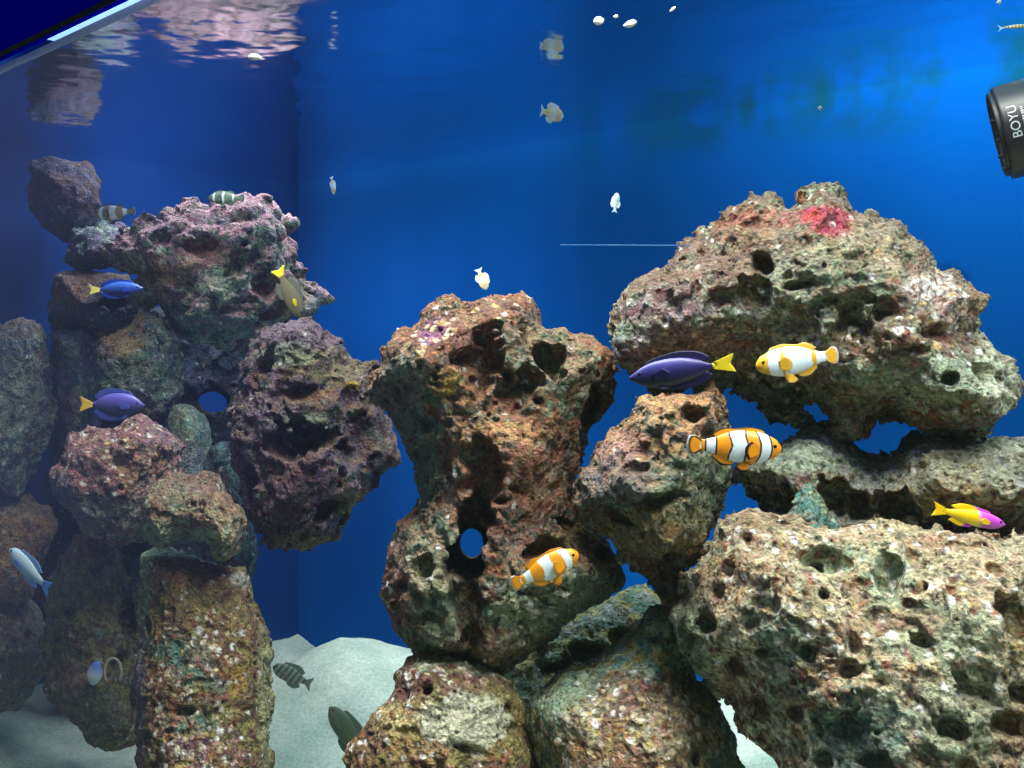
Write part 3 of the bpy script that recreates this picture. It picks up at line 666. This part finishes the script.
def fish(name, label, u, v, D, length, spec, head=0, pitch=0, cat='fish', group=None, roll=0):
    """spec: xs, top, bot, wid (fractions of the body length), body(x, z, y) -> colour, fins"""
    Lb = length
    nS, nR = spec.get('n', (90, 36))
    x = np.linspace(0, 1, nS)**1.0
    x = .5-.5*np.cos(math.pi*x)*1.0
    top = interp(spec['xs'], spec['top'], x); bot = interp(spec['xs'], spec['bot'], x); wid = interp(spec['xs'], spec['wid'], x)
    th = np.linspace(0, 2*math.pi, nR, endpoint=False)
    vs = []
    for i in range(nS):
        zc = (top[i]+bot[i])/2; hz = (top[i]-bot[i])/2
        yy = np.sin(th)*wid[i]*np.abs(np.sin(th))**.15; zz = zc+np.cos(th)*hz
        vs.append(np.stack([np.full(nR, x[i]-.5), yy, zz], 1))
    vs = np.concatenate(vs)
    f = []
    for i in range(nS-1):
        for k in range(nR):
            a = i*nR+k; b = i*nR+(k+1) % nR
            f.append((a, b, b+nR, a+nR))
    f.append(tuple(range(nR-1, -1, -1))); f.append(tuple((nS-1)*nR+k for k in range(nR)))
    me = mesh_np(name, vs*Lb, f)
    set_col(me, np.array([spec['body'](a+.5, c, b) for a, b, c in vs]))
    o = link(name, me, FISH)
    R3 = rotm(head, pitch, roll)
    o.matrix_world = Matrix.Translation(Vector(P(u, v, D))) @ R3.to_4x4()
    tag(o, label, cat, group)
    for (nm, root, tip, thick, cf) in spec['fins']:
        fm = fin_mesh(np.array(root)*Lb, np.array(tip)*Lb, thick*Lb, cf, name=nm)
        fo = link(nm, fm, FIN, o)
    ex, ez, er = spec['eye']
    ex2 = ex
    wi = float(interp(spec['xs'], spec['wid'], np.array([ex]))[0])
    zt = float(interp(spec['xs'], spec['top'], np.array([ex]))[0]); zb = float(interp(spec['xs'], spec['bot'], np.array([ex]))[0])
    q = (ez-(zt+zb)/2)/((zt-zb)/2); yy = wi*math.sqrt(max(.05, 1-q*q))
    for s in (-1, 1):
        sm = []; sf = []
        ns, nr = 10, 16
        for i in range(ns+1):
            ph = math.pi*i/ns
            for k in range(nr):
                t = 2*math.pi*k/nr
                sm.append((er*math.sin(ph)*math.cos(t)*Lb, er*.55*math.cos(ph)*Lb, er*math.sin(ph)*math.sin(t)*Lb))
        for i in range(ns):
            for k in range(nr):
                a = i*nr+k; b = i*nr+(k+1) % nr; sf.append((a, b, b+nr, a+nr))
        em = mesh_np('eye', np.array(sm), sf)
        eo = link('eye', em, EYE, o); eo.location = ((ex2-.5)*Lb, s*yy*Lb*.93, ez*Lb)
    return o

OR = lin((238, 150, 22)); WH = lin((226, 240, 244)); BK = lin((12, 12, 16))
def clown_col(orange=OR, bands=((.80, .055, .35), (.44, .085, -.35), (.12, .05, 0)), edge=.026, face=None):
    def f(x, z, y):
        c = orange.copy()
        for (cx, hw, curve) in bands:
            # curved bars; the middle one bulges toward the head
            xx = cx + (curve*z*z*(-4) if curve > 0 else (-curve)*max(0, .12-abs(z-.02))*.9)
            d = abs(x-xx)-hw
            if d < 0: return WH
            if d < edge: c = BK if d > .003 else WH
        if face is not None and x > .88: return face
        return c
    return f
def clown_spec(body=None, orange=OR, black=BK, white=WH):
    body = body or clown_col(orange)
    xs = [0, .06, .16, .3, .45, .6, .74, .86, .95, 1]
    top = [.07, .075, .11, .17, .205, .212, .195, .15, .098, .03]
    bot = [-.07, -.075, -.105, -.16, -.195, -.205, -.185, -.14, -.098, -.04]
    wid = [.014, .024, .044, .068, .084, .094, .092, .078, .054, .016]
    def margin(t0=.8, inner=orange):
        def c(s, t):
            if t > t0 or s < .04 or s > .96: return black
            return inner
        return c
    def tailc(s, t):
        if t > .93: return white*.8
        if t > .72 or s < .12 or s > .88: return black
        return white if t < .1 else orange
    fins = [
        ('dorsal_fin', [(.30, 0, .19), (.1, 0, .195), (-.1, 0, .18), (-.34, 0, .09)], [(.26, 0, .225), (.1, 0, .255), (-.04, 0, .235), (-.13, 0, .225), (-.24, 0, .235), (-.38, 0, .15)], .012, margin(.72)),
        ('anal_fin', [(-.06, 0, -.17), (-.2, 0, -.135), (-.34, 0, -.08)], [(-.10, 0, -.235), (-.24, 0, -.235), (-.36, 0, -.14)], .012, margin(.7)),
        ('tail_fin', [(-.48, 0, .05), (-.5, 0, 0), (-.48, 0, -.05)], [(-.58, 0, .12), (-.65, 0, .11), (-.68, 0, 0), (-.65, 0, -.11), (-.58, 0, -.12)], .012, tailc),
        ('pelvic_fin', [(.12, -.03, -.17), (.02, -.03, -.18)], [(.08, -.06, -.30), (.0, -.05, -.31), (-.06, -.04, -.27)], .010, margin(.8)),
        ('pelvic_fin', [(.12, .03, -.17), (.02, .03, -.18)], [(.08, .06, -.30), (.0, .05, -.31), (-.06, .04, -.27)], .010, margin(.8)),
    ]
    for s in (-1, 1):
        fins.append(('pectoral_fin', [(.2, s*.085, .02), (.19, s*.088, -.08)], [(.10, s*.13, .09), (.03, s*.15, .03), (.02, s*.15, -.06), (.07, s*.13, -.14)], .010, margin(.78)))
    return dict(xs=xs, top=top, bot=bot, wid=wid, body=body, fins=fins, eye=(.905, .035, .026))

fish('clownfish', 'sharp orange clownfish with white bars and black edging swimming right at the centre right', 741, 447, .58, .0465, dict(clown_spec(), n=(240, 64)), head=0, pitch=-3, cat='fish')
fish('clownfish', 'orange and white clownfish hovering before the arched rock, nose tilted up', 550, 567, .60, .038, clown_spec(clown_col(lin((226, 150, 20)), edge=0.008), lin((226, 150, 20)), lin((190, 120, 30))), head=12, pitch=22)
fish('clownfish', 'pale clownfish with wide white patches beside the dark purple tang', 791, 361, .60, .042,
     clown_spec(clown_col(lin((224, 170, 40)), bands=((.76, .085, .3), (.40, .2, -.2), (.08, .07, 0)), edge=.0), lin((224, 170, 40)), lin((214, 180, 90)), lin((215, 220, 240))), head=178, pitch=-8)
# the pair near the surface on the left
pale = clown_spec(clown_col(lin((170, 140, 110)), edge=.01), lin((150, 135, 110)), lin((40, 60, 80)), lin((150, 200, 225)))
fish('clownfish', 'dull striped clownfish behind the top left of the knobbly crowning rock', 112, 213, 1.06, .038, pale, head=175, pitch=-4)
pale2 = clown_spec(clown_col(lin((110, 130, 110)), bands=((.82, .03, .3), (.5, .035, -.3), (.18, .03, 0)), edge=.01), lin((100, 125, 110)), lin((30, 60, 80)), lin((110, 170, 200)))
fish('clownfish', 'greenish striped fish skimming over the crest of the crowning rock', 224, 198, .98, .030, pale2, head=178, pitch=0)

def tang_spec(bodyc, finc, tailc, deep=1.0):
    xs = [0, .05, .15, .3, .45, .6, .75, .87, .95, 1]
    top = [.04, .05, .12, .20, .235, .235, .20, .13, .06, .02]
    bot = [-.04, -.05, -.11, -.19, -.23, -.235, -.21, -.14, -.07, -.02]
    top = [a*deep for a in top]; bot = [a*deep for a in bot]
    wid = [.01, .015, .03, .055, .07, .078, .07, .05, .03, .008]
    def body(x, z, y):
        if x < .035: return tailc
        m = sstep(-.1, .2, z)
        return bodyc[0]*(1-m)+bodyc[1]*m
    d = deep
    fins = [
        ('dorsal_fin', [(.30, 0, .19*d), (.1, 0, .23*d), (-.1, 0, .22*d), (-.4, 0, .08*d)], [(.24, 0, .25*d), (.05, 0, .31*d), (-.15, 0, .325*d), (-.34, 0, .27*d), (-.46, 0, .15*d)], .008, lambda s, t: finc),
        ('anal_fin', [(.1, 0, -.225*d), (-.1, 0, -.215*d), (-.4, 0, -.08*d)], [(.04, 0, -.30*d), (-.15, 0, -.32*d), (-.34, 0, -.27*d), (-.46, 0, -.15*d)], .008, lambda s, t: finc),
        ('tail_fin', [(-.48, 0, .04), (-.5, 0, 0), (-.48, 0, -.04)], [(-.72, 0, .16*d), (-.70, 0, .08*d), (-.675, 0, 0), (-.70, 0, -.08*d), (-.72, 0, -.16*d)], .009, lambda s, t: tailc),
    ]
    for s in (-1, 1):
        fins.append(('pectoral_fin', [(.24, s*.07, .0), (.23, s*.072, -.06)], [(.1, s*.12, .06), (.03, s*.13, 0), (.07, s*.11, -.08)], .008, lambda s_, t: finc*1.3))
        fins.append(('pelvic_fin', [(.2, s*.03, -.19*d), (.12, s*.03, -.21*d)], [(.14, s*.05, -.28*d), (.06, s*.04, -.27*d)], .008, lambda s_, t: finc))
    return dict(xs=xs, top=top, bot=bot, wid=wid, body=body, fins=fins, eye=(.87, .045*deep, .022))
YT = lin((236, 206, 40))
fish('tang', 'dark purple tang with a yellow tail facing left below the large craggy rock', 672, 372, .60, .052, tang_spec((lin((16, 14, 50)), lin((52, 46, 130))), lin((22, 20, 60)), lin((214, 190, 30)), .68), head=174, pitch=-9)
fish('tang', 'bright blue tang with a pale yellow tail near the top of the left stack', 121, 289, .93, .040, tang_spec((lin((26, 46, 130)), lin((66, 120, 235))), lin((30, 60, 160)), lin((250, 235, 120)), .72), head=6, pitch=2)
fish('tang', 'violet tang with a dull yellow tail swimming just above the reddish rock', 118, 405, .90, .046, tang_spec((lin((40, 44, 90)), lin((100, 92, 190))), lin((60, 70, 150)), lin((226, 180, 60)), 1.0), head=8, pitch=-2)

def slim_spec(bodyf, finc, tailc, deep=1.0):
    xs = [0, .06, .2, .4, .6, .78, .9, 1]
    top = [.045, .05, .085, .12, .13, .11, .075, .01]; bot = [-.045, -.05, -.085, -.12, -.13, -.115, -.08, -.01]
    top = [a*deep for a in top]; bot = [a*deep for a in bot]
    wid = [.012, .018, .04, .06, .07, .066, .045, .008]
    d = deep
    fins = [
        ('dorsal_fin', [(.25, 0, .11*d), (0, 0, .12*d), (-.35, 0, .07*d)], [(.2, 0, .155*d), (-.05, 0, .185*d), (-.25, 0, .185*d), (-.42, 0, .12*d)], .008, finc),
        ('anal_fin', [(0, 0, -.12*d), (-.35, 0, -.07*d)], [(-.06, 0, -.17*d), (-.25, 0, -.18*d), (-.42, 0, -.12*d)], .008, finc),
        ('tail_fin', [(-.48, 0, .045), (-.5, 0, 0), (-.48, 0, -.045)], [(-.70, 0, .12*d), (-.67, 0, .05), (-.65, 0, 0), (-.67, 0, -.05), (-.70, 0, -.12*d)], .009, lambda s, t: tailc),
    ]
    for s in (-1, 1):
        fins.append(('pectoral_fin', [(.22, s*.064, .0), (.21, s*.066, -.05)], [(.1, s*.10, .04), (.04, s*.11, -.01), (.08, s*.10, -.06)], .008, lambda s_, t: tailc))
    return dict(xs=xs, top=top, bot=bot, wid=wid, body=bodyf, fins=fins, eye=(.9, .03*deep, .022))
MG = lin((196, 70, 190)); YL = lin((246, 200, 10))
def dotty(x, z, y):
    m = sstep(.50, .62, x+z*.3); return YL*(1-m)+MG*m
fish('dottyback', 'two-coloured fish, yellow behind and magenta in front, darting above the lower right rock', 975, 518, .53, .034, slim_spec(dotty, lambda s, t: (MG if s < .35 else YL), YL, .95), head=4, pitch=-13)
def pb(x, z, y):
    m = sstep(-.05, .08, z); return lin((160, 200, 240))*(1-m)+lin((215, 238, 252))*m
fish('small_fish', 'pale blue fish diving past the tan rock at the left edge', 26, 566, .97, .058, slim_spec(pb, lambda s, t: lin((120, 170, 235)), lin((90, 150, 240)), 1.25), head=150, pitch=28)
def stripes(x, z, y):
    s = .5+.5*math.sin((x+z*.3)*42); m = sstep(.4, .8, s); return lin((158, 164, 146))*(1-m)+lin((96, 98, 92))*m
fish('goby', 'grey striped fish resting on the white sand beside the pillar', 289, 674, 1.15, .042, slim_spec(stripes, lambda s, t: lin((130, 138, 124)), lin((140, 148, 134)), 1.75), head=172, pitch=22)
def plain(x, z, y): 
    m = sstep(.0, .03, .03-abs(z-.02)); return lin((104, 126, 108))*(1-m)+lin((136, 150, 116))*m
fish('goby', 'plain grey-green fish on the shaded sand left of the cream-faced rock', 345, 729, .92, .050, slim_spec(plain, lambda s, t: lin((110, 130, 114)), lin((110, 130, 114)), 1.9), head=150, pitch=42)
def brownf(x, z, y): return lin((110, 104, 80))
fish('small_fish', 'brownish fish with a yellow tail hanging against the right side of the crowning rock', 291, 297, .88, .040, slim_spec(brownf, lambda s, t: lin((100, 100, 90)), lin((240, 220, 40)), 1.5), head=40, pitch=-62)

# small pale fish in open water and drifting food
def pale_col(x, z, y):
    m = sstep(-.3, .35, math.sin(x*11)+.5*math.sin(z*60))
    return lin((250, 250, 244))*(1-m)+lin((250, 222, 150))*m
pf = lambda s, t: lin((240, 246, 250))
fish('pale_fish', 'chubby white and yellow fish in open water at the top centre', 554, 114, 1.01, .022, slim_spec(pale_col, pf, lin((240, 246, 250)), 2.6), head=25, pitch=-8, group='small pale fish in open water')
fish('pale_fish', 'small whitish fish with yellow belly rising in the open water above the left stack', 333, 187, 1.15, .017, slim_spec(pale_col, pf, lin((240, 246, 250)), 2.2), head=70, pitch=-72, group='small pale fish in open water')
fish('pale_fish', 'small cream fish just above the crest of the arched rock', 483, 281, .90, .017, slim_spec(pale_col, pf, lin((240, 246, 250)), 2.0), head=10, pitch=-68, group='small pale fish in open water')
fish('pale_fish', 'tiny bluish white fish hanging upright left of the red-crusted rock', 616, 201, .80, .0135, slim_spec(lambda x, z, y: lin((206, 228, 246)), pf, lin((180, 220, 250)), 1.6), head=10, pitch=82, group='small pale fish in open water')

FOOD = principled('food_flake', tuple(lin((240, 240, 225))), .6)[0]
def flake(label, u, v, D, w, h, seed, ang=0, name='food_flake', g='food flakes drifting near the surface'):
    rnd = random.Random(seed)
    ns, nr = 8, 14; vs = []; fs = []
    for i in range(ns+1):
        ph = math.pi*i/ns
        for k in range(nr):
            t = 2*math.pi*k/nr
            r = 1+.22*math.sin(3*t+seed)+.15*math.sin(5*t+2*ph+seed*2)
            vs.append((w*r*math.sin(ph)*math.cos(t), w*.5*r*math.sin(ph)*math.sin(t), h*math.cos(ph)*(1+.2*math.sin(2*t+seed))))
    for i in range(ns):
        for k in range(nr):
            a = i*nr+k; b = i*nr+(k+1) % nr; fs.append((a, b, b+nr, a+nr))
    o = link(name, mesh_np(name, np.array(vs), fs), FOOD)
    o.location = P(u, v, D); o.rotation_euler = (0, math.radians(-ang), 0)
    tag(o, label, 'food', g)
flake('white food flake drifting near the surface at the upper left', 254, 57, .82, .0048, .0022, 1)
flake('white food flake at the top centre, left one of the close pair', 598, 21, .66, .0033, .0024, 2, 15)
flake('white food flake at the top centre, right one of the close pair', 630, 24, .66, .0040, .0020, 3, 20)
flake('tiny white crumb between and above the two flakes at the top centre', 616, 16.5, .66, .0014, .0011, 4)
flake('tiny bright sliver at the very top right of centre', 673, 9, .62, .0022, .0009, 5, 40)
flake('single tiny white particle in blue water above the red-crusted rock', 820, 108, .75, .0015, .0014, 6)
flake('tiny white speck at the top right corner above the pump', 999, 2, .6, .0014, .0011, 7)

# silvery shrimp near the top right edge
def shrimp():
    xs = [0, .1, .3, .5, .7, .85, 1]
    sp = dict(xs=xs, top=[.02, .04, .07, .09, .09, .07, .01], bot=[-.02, -.03, -.05, -.06, -.06, -.05, -.01], wid=[.01, .02, .03, .04, .04, .03, .005],
              body=lambda x, z, y: lin((190, 186, 160)) if math.sin(x*50) > -.3 else lin((120, 120, 100)),
              fins=[('tail_fin', [(-.48, 0, .02), (-.5, 0, 0), (-.48, 0, -.02)], [(-.68, 0, .12), (-.6, 0, .03), (-.58, 0, -.02), (-.66, 0, -.12)], .01, lambda s, t: lin((120, 190, 230)))],
              eye=(.9, .02, .02))
    fish('small_fish', 'silvery sliver of a fish cut by the right edge above the black pump', 1016, 27, .58, .016, sp, head=0, pitch=4)
shrimp()

# pearly shell and pale worm tube on the dark brown rock
def shell():
    vs = []; fs = []; ns, nr = 10, 18
    for i in range(ns+1):
        t = i/ns
        for k in range(nr):
            a = 2*math.pi*k/nr; r = math.sin(math.pi*min(1, t*.93+.04))**.7
            rr = r*(1+.06*math.cos(a*9))
            vs.append((.0075*rr*math.cos(a), .004*rr*math.sin(a), .012*(t-.5)*2))
    for i in range(ns):
        for k in range(nr):
            a = i*nr+k; b = i*nr+(k+1) % nr; fs.append((a, b, b+nr, a+nr))
    fs.append(tuple(range(nr-1, -1, -1))); fs.append(tuple(ns*nr+k for k in range(nr)))
    me = mesh_np('shell', np.array(vs), fs)
    z = np.array(vs)[:, 2]
    m = sstep(-.004, .008, z)[:, None]
    set_col(me, lin((210, 220, 232))*(1-m)+lin((90, 130, 210))*m)
    o = link('shell', me, FISH); o.location = P(95, 673, 1.01); o.rotation_euler = (0, .2, 0)
    tag(o, 'small blue and white shell stuck on the dark brown tapering rock', 'shell')
    cu = []
    n = 26
    for i in range(n):
        a = math.radians(-40+260*i/(n-1)); cu.append((.0085*math.cos(a), 0, .014*math.sin(a)))
    tube('worm_tube', cu, .0013, principled('tube_cream', tuple(lin((170, 160, 150))), .7)[0], P(113, 672, 1.01), 'thin pale curled worm tube beside the small blue and white shell', 'worm tube')
def tube(name, pts, r, mat, loc, label, cat, m=8):
    pts = [Vector(p) for p in pts]; vs = []; fs = []
    for i, p in enumerate(pts):
        t = (pts[min(i+1, len(pts)-1)]-pts[max(i-1, 0)]).normalized()
        a = t.cross(Vector((0, 1, 0)))
        if a.length < .1: a = t.cross(Vector((0, 0, 1)))
        a.normalize(); b = t.cross(a)
        for k in range(m):
            an = 2*math.pi*k/m; vs.append(p+a*r*math.cos(an)+b*r*math.sin(an))
    for i in range(len(pts)-1):
        for k in range(m):
            q = i*m+k; w = i*m+(k+1) % m; fs.append((q, w, w+m, q+m))
    fs.append(tuple(range(m-1, -1, -1))); fs.append(tuple((len(pts)-1)*m+k for k in range(m)))
    o = link(name, mesh_np(name, np.array([tuple(v) for v in vs]), fs), mat); o.location = loc
    if label: tag(o, label, cat)
    return o
shell()

# ------------------------------------------------------------------ pump in the top right corner
def lathe(name, prof, mat, parent=None, n=64, ridge=0):
    vs = []; fs = []
    for (x, r) in prof:
        for k in range(n):
            a = 2*math.pi*k/n; vs.append((x, r*math.cos(a), r*math.sin(a)))
    for i in range(len(prof)-1):
        for k in range(n):
            a = i*n+k; b = i*n+(k+1) % n; fs.append((a, b, b+n, a+n))
    me = mesh_np(name, np.array(vs), fs)
    return link(name, me, mat, parent)
pm, nt, b = principled('pump_black', (.012, .012, .015), .42, spec=.5)
tc = N(nt, 'ShaderNodeTexCoord'); nn = N(nt, 'ShaderNodeTexNoise'); nn.inputs['Scale'].default_value = 120; L(nt, tc.outputs['Object'], nn.inputs['Vector'])
bb = N(nt, 'ShaderNodeBump'); bb.inputs['Strength'].default_value = .15; bb.inputs['Distance'].default_value = .001; L(nt, nn.outputs['Fac'], bb.inputs['Height']); L(nt, bb.outputs[0], b.inputs['Normal'])
PD = .62
pump = bpy.data.objects.new('water_pump', None); col.objects.link(pump)
pump.matrix_world = Matrix.Translation(Vector(P(1001, 134, PD))) @ Matrix.Rotation(math.radians(-14), 4, 'Y') @ Matrix.Rotation(math.radians(-24), 4, 'Z')
tag(pump, 'black cylindrical water pump with white lettering at the top right edge', 'pump')
rr = .0285
lathe('housing', [(0, rr*.90), (0, rr), (.002, rr*1.02), (.05, rr*1.0), (.1, rr*.98), (.103, rr*.9), (.103, 0.0001)], pm, pump)
lathe('inlet_rim', [(0.001, rr*.90), (-.002, rr*.94), (-.003, rr*.9), (-.001, rr*.82), (.01, rr*.78), (.02, rr*.76), (.02, .0001)], principled('pump_inlet', (.004, .005, .01), .5)[0], pump)
for k in range(8):
    a = 2*math.pi*k/8
    me = mesh_np('grille_bar', np.array([(.003, -.001, -.0), (.006, -.001, 0), (.006, .001, 0), (.003, .001, 0), (.003, -.001, rr*.8), (.006, -.001, rr*.8), (.006, .001, rr*.8), (.003, .001, rr*.8)]),
                 [(0, 1, 2, 3), (7, 6, 5, 4), (0, 4, 5, 1), (1, 5, 6, 2), (2, 6, 7, 3), (3, 7, 4, 0)], smooth=False)
    o = link('grille_bar', me, pm, pump); o.rotation_euler = (a, 0, 0)
LET = principled('white_print', (.42, .46, .50), .5)[0]
def text(body, size, x, z, ext=.0002):
    cu = bpy.data.curves.new('lettering', 'FONT'); cu.body = body; cu.size = size; cu.extrude = ext; cu.align_x = 'CENTER'; cu.align_y = 'CENTER'
    t = bpy.data.objects.new('tmp', cu); col.objects.link(t)
    dg = bpy.context.evaluated_depsgraph_get(); me = bpy.data.meshes.new_from_object(t.evaluated_get(dg))
    bpy.data.objects.remove(t)
    # wrap on the cylinder: text runs around it, its baseline direction along the circumference
    n = len(me.vertices); co = np.zeros(n*3, np.float32); me.vertices.foreach_get('co', co); co = co.reshape(-1, 3)
    ang = (co[:, 0]+z)/rr                     # reading direction goes up round the housing
    rad = rr*1.018+co[:, 2]
    out = np.stack([x-co[:, 1], -rad*np.cos(ang), rad*np.sin(ang)], 1)
    me.vertices.foreach_set('co', out.astype(np.float32).ravel()); me.update()
    me.name = 'lettering'
    o = link('lettering', me, LET, pump); return o
text('BOYU', .0074, .0070, .0035)
# rows of tiny print too small to read: short strokes
def print_row(x, h, lo, hi, sd):
    rnd = random.Random(sd); vs = []; fs = []; z = lo
    while z < hi:
        wd = rnd.uniform(.25, .7)*h
        b0 = len(vs)
        for (dx, dz) in ((0, 0), (h*rnd.uniform(.6, 1), 0), (h, wd), (0, wd)):
            for rad in (rr*1.012, rr*1.024):
                a = (z+dz)/rr; vs.append((x+dx, -rad*math.cos(a), rad*math.sin(a)))
        fs += [(b0+1, b0+3, b0+5, b0+7), (b0+6, b0+4, b0+2, b0)]+[(b0+2*k, b0+(2*k+2) % 8, b0+(2*k+3) % 8, b0+2*k+1) for k in range(4)]
        z += wd+rnd.uniform(.25, .5)*h
    link('small_print', mesh_np('small_print', np.array(vs), fs, smooth=False), LET, pump)
print_row(.0112, .0017, -.002, .011, 1)
print_row(.0143, .0013, -.006, .006, 2)
print_row(.0165, .0013, -.006, .012, 3)
# algae tufts on the inlet rim
ALG = principled('algae_dark', (.01, .014, .012), .9)[0]
for k, (y, s) in enumerate(((.008, 1), (-.004, .8), (-.014, 1.1), (.0, .6), (-.022, .9))):
    pts = [(0, 0, 0), (-.0015*s, 0, -.0008), (-.003*s, 0, .0004), (-.004*s, 0, -.0006)]
    o = tube('algae_tuft', pts, .0009, ALG, (0, 0, 0), None, None, 6); o.parent = pump
    o.location = (-.001, -rr*.5, y)
    
# fine scratch line on the front pane
a0 = P(560, 245, 1); a1 = P(690, 245.5, 1); c0 = np.array([0, 0, Z0])
def onpane(u, v):
    r = P(u, v, 1)-c0; t = ((FL-c0)*NN)[:2].sum()/((r*NN)[:2].sum()); return c0+r*t+NN*.0004
s0, s1 = onpane(560, 245), onpane(690, 245.5)
so = tube('scratch', [tuple(s0*(1-t)+s1*t - s0) for t in (0, .5, 1)], .00022, principled('scratch_pale', (.03, .22, .6), .5)[0], s0, None, None, 6)
so.parent = front; 

# ------------------------------------------------------------------ tank lamp fixture and lights
lampm, nt, b = principled('lamp_lens', (.8, .9, 1), .3, emit=(.42, .82, .90), estr=1.0)
mid = (FL+BL)/2
def lamp(name, label, s0, s1, t0, t1, z):
    root = bpy.data.objects.new(name, None); col.objects.link(root)
    c = FL-DL*((s0+s1)/2)+NN*((t0+t1)/2); root.location = (c[0], c[1], z)
    root.rotation_euler = (0, 0, math.atan2(-DL[1], -DL[0]))
    tag(root, label, 'lamp')
    lx, ly = (s1-s0)/2, (t1-t0)/2
    def box(nm, x, y, z0, z1, mat):
        v = [(sx*x, sy*y, zz) for zz in (z0, z1) for sx, sy in ((-1, -1), (1, -1), (1, 1), (-1, 1))]
        f = [(3, 2, 1, 0), (4, 5, 6, 7), (0, 1, 5, 4), (1, 2, 6, 5), (2, 3, 7, 6), (3, 0, 4, 7)]
        link(nm, mesh_np(nm, np.array(v), f, smooth=False), mat, root)
    box('lamp_housing', lx, ly, .0, .02, principled('lamp_body', (.02, .03, .05), .4)[0])
    box('lens', lx*.97, ly*.9, -.004, -.0002, lampm)
    return root
lamp('aquarium_lamp', 'bright white-cyan lamp glimpsed above the waterline at the upper left', .06, 1.3, .10, .45, WZ+.138)

def area(name, s, t, z, sx, sy, power, color, aim=None):
    ld = bpy.data.lights.new(name, 'AREA'); ld.shape = 'RECTANGLE'; ld.size = sx; ld.size_y = sy; ld.energy = power; ld.color = color
    o = bpy.data.objects.new(name, ld); col.objects.link(o)
    p = FL-DL*s+NN*t; o.location = (p[0], p[1], z)
    ax = Vector(tuple(-DL)); 
    dirv = Vector((0, 0, -1)) if aim is None else (Vector(tuple(aim))-o.location).normalized()
    zz = -dirv; yy = zz.cross(ax).normalized(); xx = yy.cross(zz)
    m = Matrix((xx, yy, zz)).transposed().to_4x4(); m.translation = o.location; o.matrix_world = m
    o['kind'] = 'helper'
    return o
area('lamp_light_front', 1.2, .07, WZ+.12, 1.1, .09, 15.5, (.97, 1.0, .91))
area('lamp_light_back', .50, .545, WZ+.13, .9, .06, 2.6, (.72, .92, 1.0))
area('lamp_light_back_right', 1.28, .545, WZ+.13, .7, .06, 8.0, (.72, .92, 1.0))
area('lamp_light_corner', .30, .34, WZ+.13, .5, .2, 5.5, (.76, .82, 1.0))

w = bpy.data.worlds.new('room'); bpy.context.scene.world = w; w.use_nodes = True
nt = w.node_tree; bg = nt.nodes['Background']; bg.inputs[1].default_value = 1
# a dim blue room plus a blue glow added toward the left to haze the front glass
tc = N(nt, 'ShaderNodeTexCoord'); vm = N(nt, 'ShaderNodeVectorMath', operation='DOT_PRODUCT'); vm.inputs[1].default_value = (-.93, .36, .05)
L(nt, tc.outputs['Generated'], vm.inputs[0])
mr = N(nt, 'ShaderNodeMapRange', interpolation_type='SMOOTHSTEP'); mr.inputs['From Min'].default_value = .86; mr.inputs['From Max'].default_value = 1.0
L(nt, vm.outputs['Value'], mr.inputs['Value'])
nz = N(nt, 'ShaderNodeTexNoise'); nz.inputs['Scale'].default_value = 7; nz.inputs['Detail'].default_value = 3; L(nt, tc.outputs['Generated'], nz.inputs['Vector'])
mm = N(nt, 'ShaderNodeMath', operation='MULTIPLY'); L(nt, mr.outputs[0], mm.inputs[0]); L(nt, nz.outputs['Fac'], mm.inputs[1])
mx = N(nt, 'ShaderNodeMix', data_type='RGBA'); L(nt, mm.outputs[0], mx.inputs[0]); mx.inputs[6].default_value = (.10, .14, .14, 1); mx.inputs[7].default_value = (.22, .28, .72, 1)
L(nt, mx.outputs[2], bg.inputs[0])

# ------------------------------------------------------------------ camera
cd = bpy.data.cameras.new('camera'); cam = bpy.data.objects.new('camera', cd); col.objects.link(cam)
cd.sensor_fit = 'HORIZONTAL'; cd.sensor_width = 36; cd.lens = 36*F/1024; cd.clip_start = .01
cd.shift_y = -(384-CY)/1024
cam.location = (0, 0, Z0); cam.rotation_euler = (math.radians(90), 0, 0)
sc = bpy.context.scene; sc.camera = cam
sc.view_settings.view_transform = 'Standard'; sc.view_settings.look = 'None'; sc.view_settings.exposure = 0; sc.view_settings.gamma = 1
sc.view_settings.use_curve_mapping = False
sc.cycles.use_denoising = True
sc.cycles.max_bounces = 10; sc.cycles.transparent_max_bounces = 12
